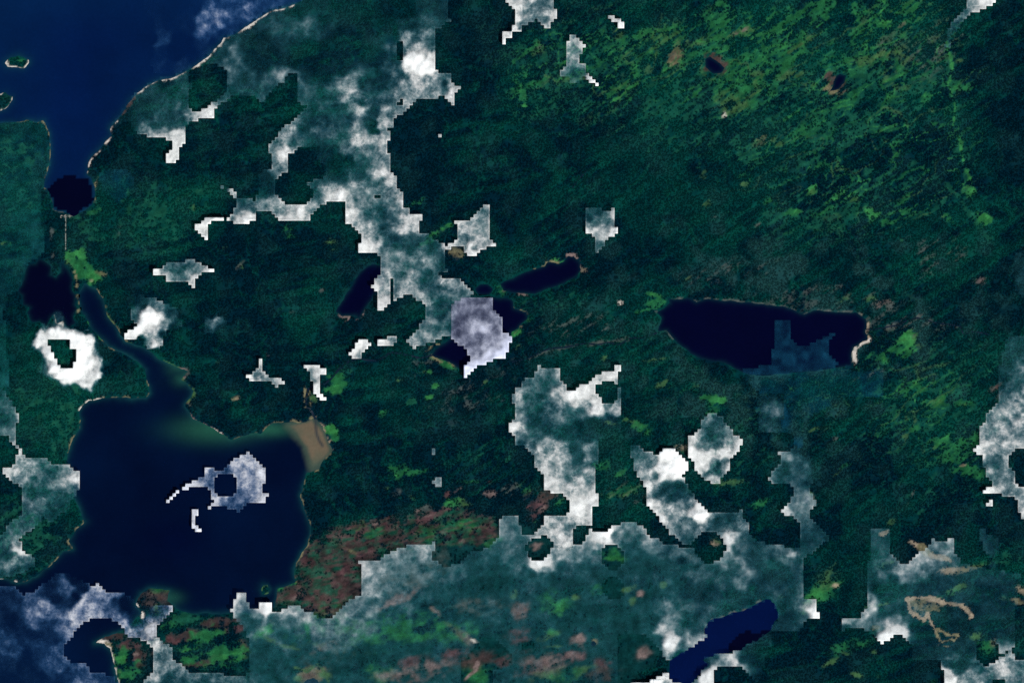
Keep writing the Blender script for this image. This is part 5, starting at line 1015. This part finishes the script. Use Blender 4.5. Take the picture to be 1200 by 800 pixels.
cloud('cloud', "543 349 574 349 579 351 579 365 584 370 590 375 587 380 587 390 594 391 600 397 597 402 597 410 593 411 592 419 579 420 570 426 555 431 547 441 543 441 543 431 552 422 547 411 540 405 534 400 529 396 527 372 530 355",
      'lavender-grey cloud with a flat top over the half-hidden lake', C_LAV, thin=-0.13)
cloud('cloud', "445 -10 526 -10 526 22 529 26 520 29 515 35 510 36 509 59 512 61 509 66 512 82 512 86 527 86 528 94 535 100 539 102 537 109 534 110 534 124 529 122 521 114 492 116 484 122 475 132 461 140 460 149 453 150 460 157 456 164 453 166 454 175 456 180 456 191 459 192 459 200 465 210 466 221 473 226 473 241 479 246 481 250 495 250 495 260 491 261 491 272 500 275 510 282 520 287 520 296 520 314 524 317 515 320 520 327 540 327 550 337 556 345 545 350 535 352 530 360 530 396 522 395 512 396 510 402 490 404 485 409 480 405 476 400 477 397 487 389 492 380 499 371 499 360 494 354 485 350 485 345 477 345 470 349 462 351 458 341 459 352 451 362 443 362 444 345 436 337 439 331 440 325 447 320 448 306 441 297 422 296 419 290 422 286 422 274 411 262 404 261 404 235 394 236 379 239 375 244 366 250 365 257 342 260 331 259 320 252 316 247 302 247 300 250 300 236 303 225 306 200 318 200 318 185 315 172 311 169 317 167 325 160 332 150 345 141 360 125 380 95 430 90 458 62 462 30 455 0",
      'long white cloud bank snaking from the northern coast down to the central lakes', C_WHITE,
      ["382 200 383 198 373 186 365 174 350 172 337 184 338 200 330 203 322 215 325 232 336 240 356 241 366 232 366 222 360 213 380 210", "464 49 474 51 474 72 464 72", "466 119 472 117 473 121 468 126", "439 228 447 228 447 232 439 232", "459 130 462 130 462 132 459 132", "457 325 461 325 463 342 458 348", "455 370 470 370 470 380 455 380"])
cloud('cloud', "225 266 231 264 237 261 245 254 267 254 271 251 276 242 279 235 271 227 267 224 259 219 272 221 279 231 287 232 300 236 300 250 300 256 292 262 277 264 275 261 267 260 266 256 250 259 244 266 243 282 240 282 236 274", 'hook-shaped white cloud trailing west from the long bank', C_WHITE)
cloud('cloud', "160 156 150 140 135 150 129 150 135 141 143 131 152 118 163 107 175 97 187 92 200 91 215 85 225 79 235 71 245 64 252 75 230 77 222 85 220 90 226 102 220 107 220 122 226 130 236 130 252 120 264 108 267 100 300 104 300 112 275 112 260 122 252 129 251 137 225 142 217 150 217 162 220 165 215 171 209 177 208 191 196 191 196 180 201 177 201 167 192 161 179 160 176 164 170 156", 'thin grey cloud on the coast with a bright white spike pointing south', C_WHITE, thin=-0.05)
cloud('haze_veil', "245 64 256 54 263 45 275 40 290 32 302 22 318 13 345 5 360 -2 372 -12 445 -10 455 0 462 30 458 62 430 90 380 95 360 125 347 118 347 88 337 88 332 96 322 102 315 110 309 120 300 116 300 112 300 104 267 100 267 86 260 80 252 75", 'thin teal haze over the wooded land just inside the northern coast', C_VEIL, cat='haze', rim=0, thin=-0.05)
cloud('cloud', "170 -10 372 -10 345 4 318 12 302 21 290 31 275 39 262 44 253 54 244 64 234 71 224 79 214 84 200 88 180 85 172 60", 'faint broken cloud wisps over the navy sea beside the coast', C_BAY, rim=0, cull=0.06)
cloud('cloud', "181 316 189 314 194 309 215 309 220 302 227 302 228 306 235 307 236 310 242 311 244 314 250 314 250 318 244 318 235 321 234 325 230 327 229 336 224 336 219 329 200 329 199 332 196 331 194 324 181 324", 'small grey-white arrowhead cloud east of the bright green marsh', C_WHITE)
cloud('cloud', "145 391 156 386 160 380 154 372 152 362 150 345 160 342 172 350 180 348 195 356 214 366 214 382 206 388 196 386 192 396 189 406 180 412 170 403 162 392 160 396 145 396", 'brilliant white ragged cloud right of the narrow inlet', C_WHITE, cull=0.08)
cloud('cloud', "240 370 252 368 266 376 266 390 256 392 240 390", 'very small soft white puff right of the brilliant ragged cloud', C_WHITE, rim=0, cull=0.08)
cloud('cloud', "34 398 44 383 56 376 58 366 62 360 74 362 82 380 94 386 112 390 124 400 125 420 124 438 117 450 110 463 95 461 90 456 75 458 62 453 52 444 42 438 43 424 46 418 36 413", 'brilliant white ring-shaped cloud with a dark hole', C_WHITE, ["57 400 60 410 67 424 72 430 85 430 90 422 89 411 82 406 81 398 62 396"], cull=0.1, soft=8.0)
cloud('cloud', "288 438 296 438 300 430 303 430 303 419 307 419 307 432 315 439 315 442 326 443 334 447 332 450 325 453 321 450 314 446 300 446 292 445", 'tiny stepped white cloud north of the bay', C_WHITE)
cloud('cloud', "356 428 376 429 380 432 384 432 383 437 376 440 375 450 375 459 379 462 382 467 382 470 378 470 375 465 369 459 368 449 364 447 364 437 360 434", 'small T-shaped white cloud above the river mouth', C_WHITE)
cloud('cloud', "422 396 430 396 430 400 450 399 455 394 464 394 465 400 455 407 450 404 436 402 432 407 425 412 425 419 411 418 407 412 414 410 419 401", 'small stepped white cloud south of the narrow dark lake', C_WHITE)
cloud('cloud', "532 259 549 259 560 249 566 241 572 241 575 249 575 282 582 286 582 290 572 290 569 294 562 294 559 300 547 300 544 291 540 289 532 286 527 291 522 295 521 292 526 287 534 281 537 277 537 267", 'white pennant-shaped cloud right of the long bank with a thin tail', C_WHITE)
cloud('cloud', ["591 -10 649 -10 649 9 655 14 651 19 651 24 647 26 646 36 641 35 637 30 631 24 621 25 616 29 612 31 612 38 602 38 600 42 594 47 592 53 590 53 590 37 598 37 602 31 605 29 605 16 600 10 597 8 591 0"], 'white cloud cut by the top edge, left of the keyhole-shaped cloud', C_WHITE)
cloud('cloud', "671 40 675 44 680 46 681 51 685 52 684 56 681 57 680 74 684 75 687 86 694 91 699 96 702 101 700 103 691 95 686 90 681 95 675 97 669 97 665 90 654 89 660 82 665 76 665 64 662 62 662 49 666 47 667 42", 'keyhole-shaped cloud with a white head and grey flared foot', C_WHITE)
cloud('cloud', "712 19 717 20 727 24 731 27 731 35 726 33 722 26 715 24", 'tiny white streak of cloud right of the keyhole-shaped cloud', C_WHITE)
cloud('cloud', "513 157.5 518.5 157.5 518.5 162 513 162", 'single tiny square white cloud speck in the dark forest', C_WHITE)
cloud('cloud', "686 244 705 244 705 248 716 248 717 244 721 244 720 267 724 267 724 272 728 272 727 275 715 276 711 281 707 289 700 297 697 297 696 279 690 274 686 270", 'shield-shaped grey cloud alone in the middle of the forest', C_WHITE)
cloud('cloud', "631 429 636 430 637 433 654 432 657 429 658 447 664 454 666 456 675 456 680 450 691 449 695 441 707 436 720 435 722 429 727 429 727 435 722 437 722 450 729 456 729 465 726 472 728 507 701 515 700 545 696 547 696 572 702 580 702 590 695 594 694 617 690 614 677 614 671 620 671 639 667 644 661 641 647 640 650 636 640 627 626 626 636 616 637 601 645 604 661 604 664 600 667 597 666 585 660 579 646 576 639 572 639 559 632 551 627 546 626 535 621 529 616 522 605 521 602 512 598 507 598 495 604 490 604 473 598 472 604 456 611 451 612 445 625 442",
      'tall funnel-shaped white cloud with a round hole at its upper right', C_WHITE, ["699 451 699 460 707 472 717 472 724 465 725 454 717 447 707 447"])
cloud('cloud', "739 520 750 521 757 530 772 531 777 525 790 525 796 532 806 541 807 550 800 557 801 561 810 577 820 589 827 595 831 600 837 600 869 598 870 605 877 611 876 624 868 624 858 622 845 622 825 622 815 630 803 640 792 630 785 624 775 612 767 600 762 595 756 585 756 572 750 560 744 550 740 535", 'bright white cloud with a glaring round lobe, joined to the haze below', C_WHITE)
cloud('cloud', "830 485 845 486 850 495 856 501 861 509 869 514 868 522 862 532 856 539 856 550 847 556 842 565 829 564 822 556 815 549 814 540 807 534 807 512 816 506 820 500 820 492", 'round white cloud south of the large lake', C_WHITE)
cloud('cloud', "277 693 287 693 289 705 297 714 304 712 304 705 318 705 318 717 329 716 337 710 351 710 352 714 366 715 371 722 386 726 396 715 410 702 425 694 425 677 422 660 419 656 445 655 452 649 470 641 490 637 512 635 508 646 508 655 520 664 540 660 552 647 565 645 565 690 520 745 440 810 292 810 293 750 286 737 275 722 270 714 273 712",
      'pale green-grey cloud sheet south of the burnt brown ground', C_VEIL, rim=0.05, thin=-0.05)
cloud('cloud', "565 645 584 630 584 615 588 603 600 604 609 606 610 625 626 626 640 627 626 629 615 637 617 645 619 654 635 657 645 649 647 640 661 641 667 644 671 639 681 636 689 627 690 620 694 620 696 622 712 621 719 615 734 612 744 612 755 617 762 629 772 632 777 639 792 639 803 640 815 640 800 668 720 674 640 672 565 690",
      'grey cloud ridge with bright white knots below the funnel-shaped cloud', C_VEIL, thin=-0.06, holes=["o 717.5 652 14.5"])
cloud('haze_veil', "565 690 640 672 720 674 800 668 815 640 825 622 877 611 880 630 900 637 925 640 941 652 941 675 941 702 955 702 960 725 945 724 937 737 912 739 900 740 905 745 892 790 888 800 880 810 786 810 725 810 725 742 735 740 735 742 726 755 725 805 440 810 520 745",
      'broad thin blue-grey haze across the southern plain around the diagonal lake', C_VEIL, thin=-0.07, holes=
      ["o 832 641 18", "o 718.5 689 13", "725 742 732 741 748 742 757 742 765 750 772 760 782 772 783 786 786 792 757 799 725 802", "837 786 845 779 858 780 872 782 880 790 888 801 838 801",
       "610 752 616 748 626 752 628 764 614 765", "553 760 566 748 578 747 590 756 600 766 597 780 578 784 576 802 541 802 541 772 548 768", "902 701 897 702 877 712 850 721 832 727 826 736 827 745 815 755 795 767 785 773 784 785 786 796 800 800 806 806 817 792 831 777 822 772 837 767 860 763 866 762 875 753 887 750 900 740 912 722 908 708"], cat='haze', rim=0.03)
cloud('cloud', "757 799 770 793 775 789 782 789 786 796 790 802 790 812 757 812", 'white cloud scrap on the west shore of the diagonal lake', C_WHITE)
cloud('cloud', "887 461 905 463 918 462 918 488 912 506 890 505", 'dim grey puff of cloud south of the large lake', C_WHITE, rim=0)
cloud('haze_veil', "890 462 870 440 872 437 900 440 950 435 998 428 1000 436 1035 432 1036 466 1000 463 985 468 968 478 955 484 946 495 941 525 928 522 930 505 916 505 890 505 886 480", 'faint blue haze along the southern shore of the large lake', C_BLUE, cat='haze', rim=0, thin=-0.09)
cloud('haze_veil', "907 376 912 374 926 374 926 395 932 403 945 405 957 399 972 391 979 391 972 400 971 415 982 427 975 432 925 438 872 438 868 434 905 425 906 400", 'pale blue haze patch over the southern part of the large lake', C_BLUE, cat='haze', rim=0, thin=-0.17)
cloud('cloud', "913 529 926 529 930 518 946 518 952 545 962 545 962 560 948 568 951 577 956 590 946 600 954 611 975 630 960 639 945 652 925 652 922 645 936 640 938 615 930 605 918 604 915 598 922 590 930 580 930 570 925 565 905 566 900 562 908 548 914 545", 'narrow grey cloud streak running south beside the tiny dark pond', C_VEIL)
cloud('cloud', "1190 297 1195 298 1202 310 1260 330 1260 640 1202 612 1194 600 1194 586 1185 580 1152 578 1152 574 1167 566 1162 565 1154 555 1152 536 1139 527 1147 520 1147 502 1155 495 1154 486 1162 480 1170 470 1171 454 1169 435 1177 410 1180 395 1200 392 1200 350 1190 340", 'tall white cloud along the right edge', C_WHITE, ["1180 535 1186 527 1260 522 1260 572 1202 572 1191 567 1187 550 1181 544"])
cloud('cloud', "1154 590 1158 590 1158 586 1162 586 1162 590 1158 594 1154 594", 'pair of tiny white squares of cloud near the right edge', C_WHITE)
cloud('cloud', "1166 4 1155 9 1146 14 1136 17 1130 25 1125 30 1122 37 1116 41 1112 57 1108 55 1111 37 1117 22 1130 15 1137 -10 1165 -10", 'white comet-shaped cloud streak at the upper right', C_WHITE)
cloud('haze_veil', "1019 620 1044 619 1044 647 1050 654 1056 660 1064 660 1072 651 1080 645 1089 637 1094 630 1097 635 1111 635 1112 630 1116 631 1116 646 1125 654 1127 660 1160 667 1197 672 1198 685 1191 687 1190 750 1185 762 1169 765 1168 752 1155 748 1142 752 1142 765 1150 779 1125 770 1100 772 1070 772 1070 755 1057 742 1047 744 1036 752 1031 754 1029 747 1010 735 987 737 987 726 995 722 1007 722 1015 712 1017 700", 'grey-blue haze with white knots around the hooked orange sandbank', C_VEIL, thin=-0.07, cat='haze', rim=0.06)
cloud('haze_veil', "1147 622 1152 617 1155 625 1172 632 1171 641 1167 651 1164 654 1165 662 1171 672 1160 667 1161 652 1154 647 1150 637", 'small grey key-shaped haze patch near the right edge', C_VEIL, cat='haze', rim=0)
cloud('cloud', "1100 772 1125 770 1150 779 1158 779 1169 772 1185 760 1190 772 1260 772 1260 840 1107 840 1107 800 1104 780", 'white cloud filling the lower right corner', C_WHITE, ["1164 796 1179 796 1179 802 1164 802"])
cloud('cloud', ["291 530 300 536 307 544 311 550 311 564 307 565 307 574 314 579 311 587 300 587 285 592 282 599 270 597 265 592 242 595 250 589 247 577 242 571 226 570 212 575 203 583 194 590 193 586 204 578 212 572 227 564 240 556 241 547 257 551 266 547 275 537 282 535"], 'white cloud with a round hole floating over the bay', C_BAY, base=10, holes=["250 562 256 555 272 555 278 563 278 575 270 581 256 581 250 573"])
cloud('cloud', "226 598 232 598 233 603 230 605 230 615 236 619 236 623 230 623 226 619", 'tiny white hook of cloud over the middle of the bay', C_BAY, base=10)
cloud('cloud', "22 524 32 536 49 537 56 534 57 540 66 545 81 544 90 551 94 555 94 569 90 581 82 585 81 595 60 612 50 604 45 615 24 629 25 644 41 652 41 661 25 672 0 678 -40 676 -40 640 0 630 10 615 25 602 25 571 7 557 4 550 19 544", 'grey-white cloud along the left edge above the bay shore', C_WHITE)
cloud('haze_veil', "-40 455 5 455 11 467 20 481 24 487 24 494 20 495 19 517 24 526 19 524 10 512 0 509 -40 509", 'small pale haze tongue on the left edge', C_VEIL, cat='haze')
cloud('cloud', "-40 684 17 686 27 696 37 694 54 681 65 672 82 672 105 685 116 684 122 692 144 693 155 701 163 709 185 707 204 710 200 717 184 732 184 747 172 750 150 745 142 732 127 722 109 722 97 730 85 744 75 755 73 764 80 774 99 776 107 786 132 791 137 800 139 840 -40 840", 'blue-grey cloud bank with white ridges over the lower left corner', C_BAY, base=18)
cloud('cloud', "172 750 184 747 197 755 202 760 204 772 216 779 226 789 255 787 265 791 292 789 292 810 167 810 167 800 172 794 179 786 179 760", 'white cloud strip dividing the red and green headland', C_WHITE)
cloud('haze_veil', "-60 147 20 143 44 143 51 141 57 155 59 170 59 190 55 205 51 220 48 245 50 265 54 282 53 295 45 302 32 310 25 325 24 340 8 345 5 370 8 400 10 430 10 455 -60 455", 'thin blue-teal haze over the wooded point at the left edge', C_TEAL, cat='haze', rim=0, thin=-0.07)
cloud('haze_veil', "116 208 120 200 130 197 145 198 156 206 157 218 150 230 138 236 122 226", 'faint round blue haze spot right of the dark pool', C_BLUE, cat='haze', rim=0, thin=-0.06)
cloud('cloud', "506 525 510 525 510 532 506 532", 'faint tiny upright cloud speck left of the funnel-shaped cloud', C_VEIL)
cloud('cloud', "509 559 516 559 516 571 509 568 506 565 509 562", 'faint tiny cloud square above the red burnt spot', C_VEIL)
for sp in SPECS: build_cloud(*sp)
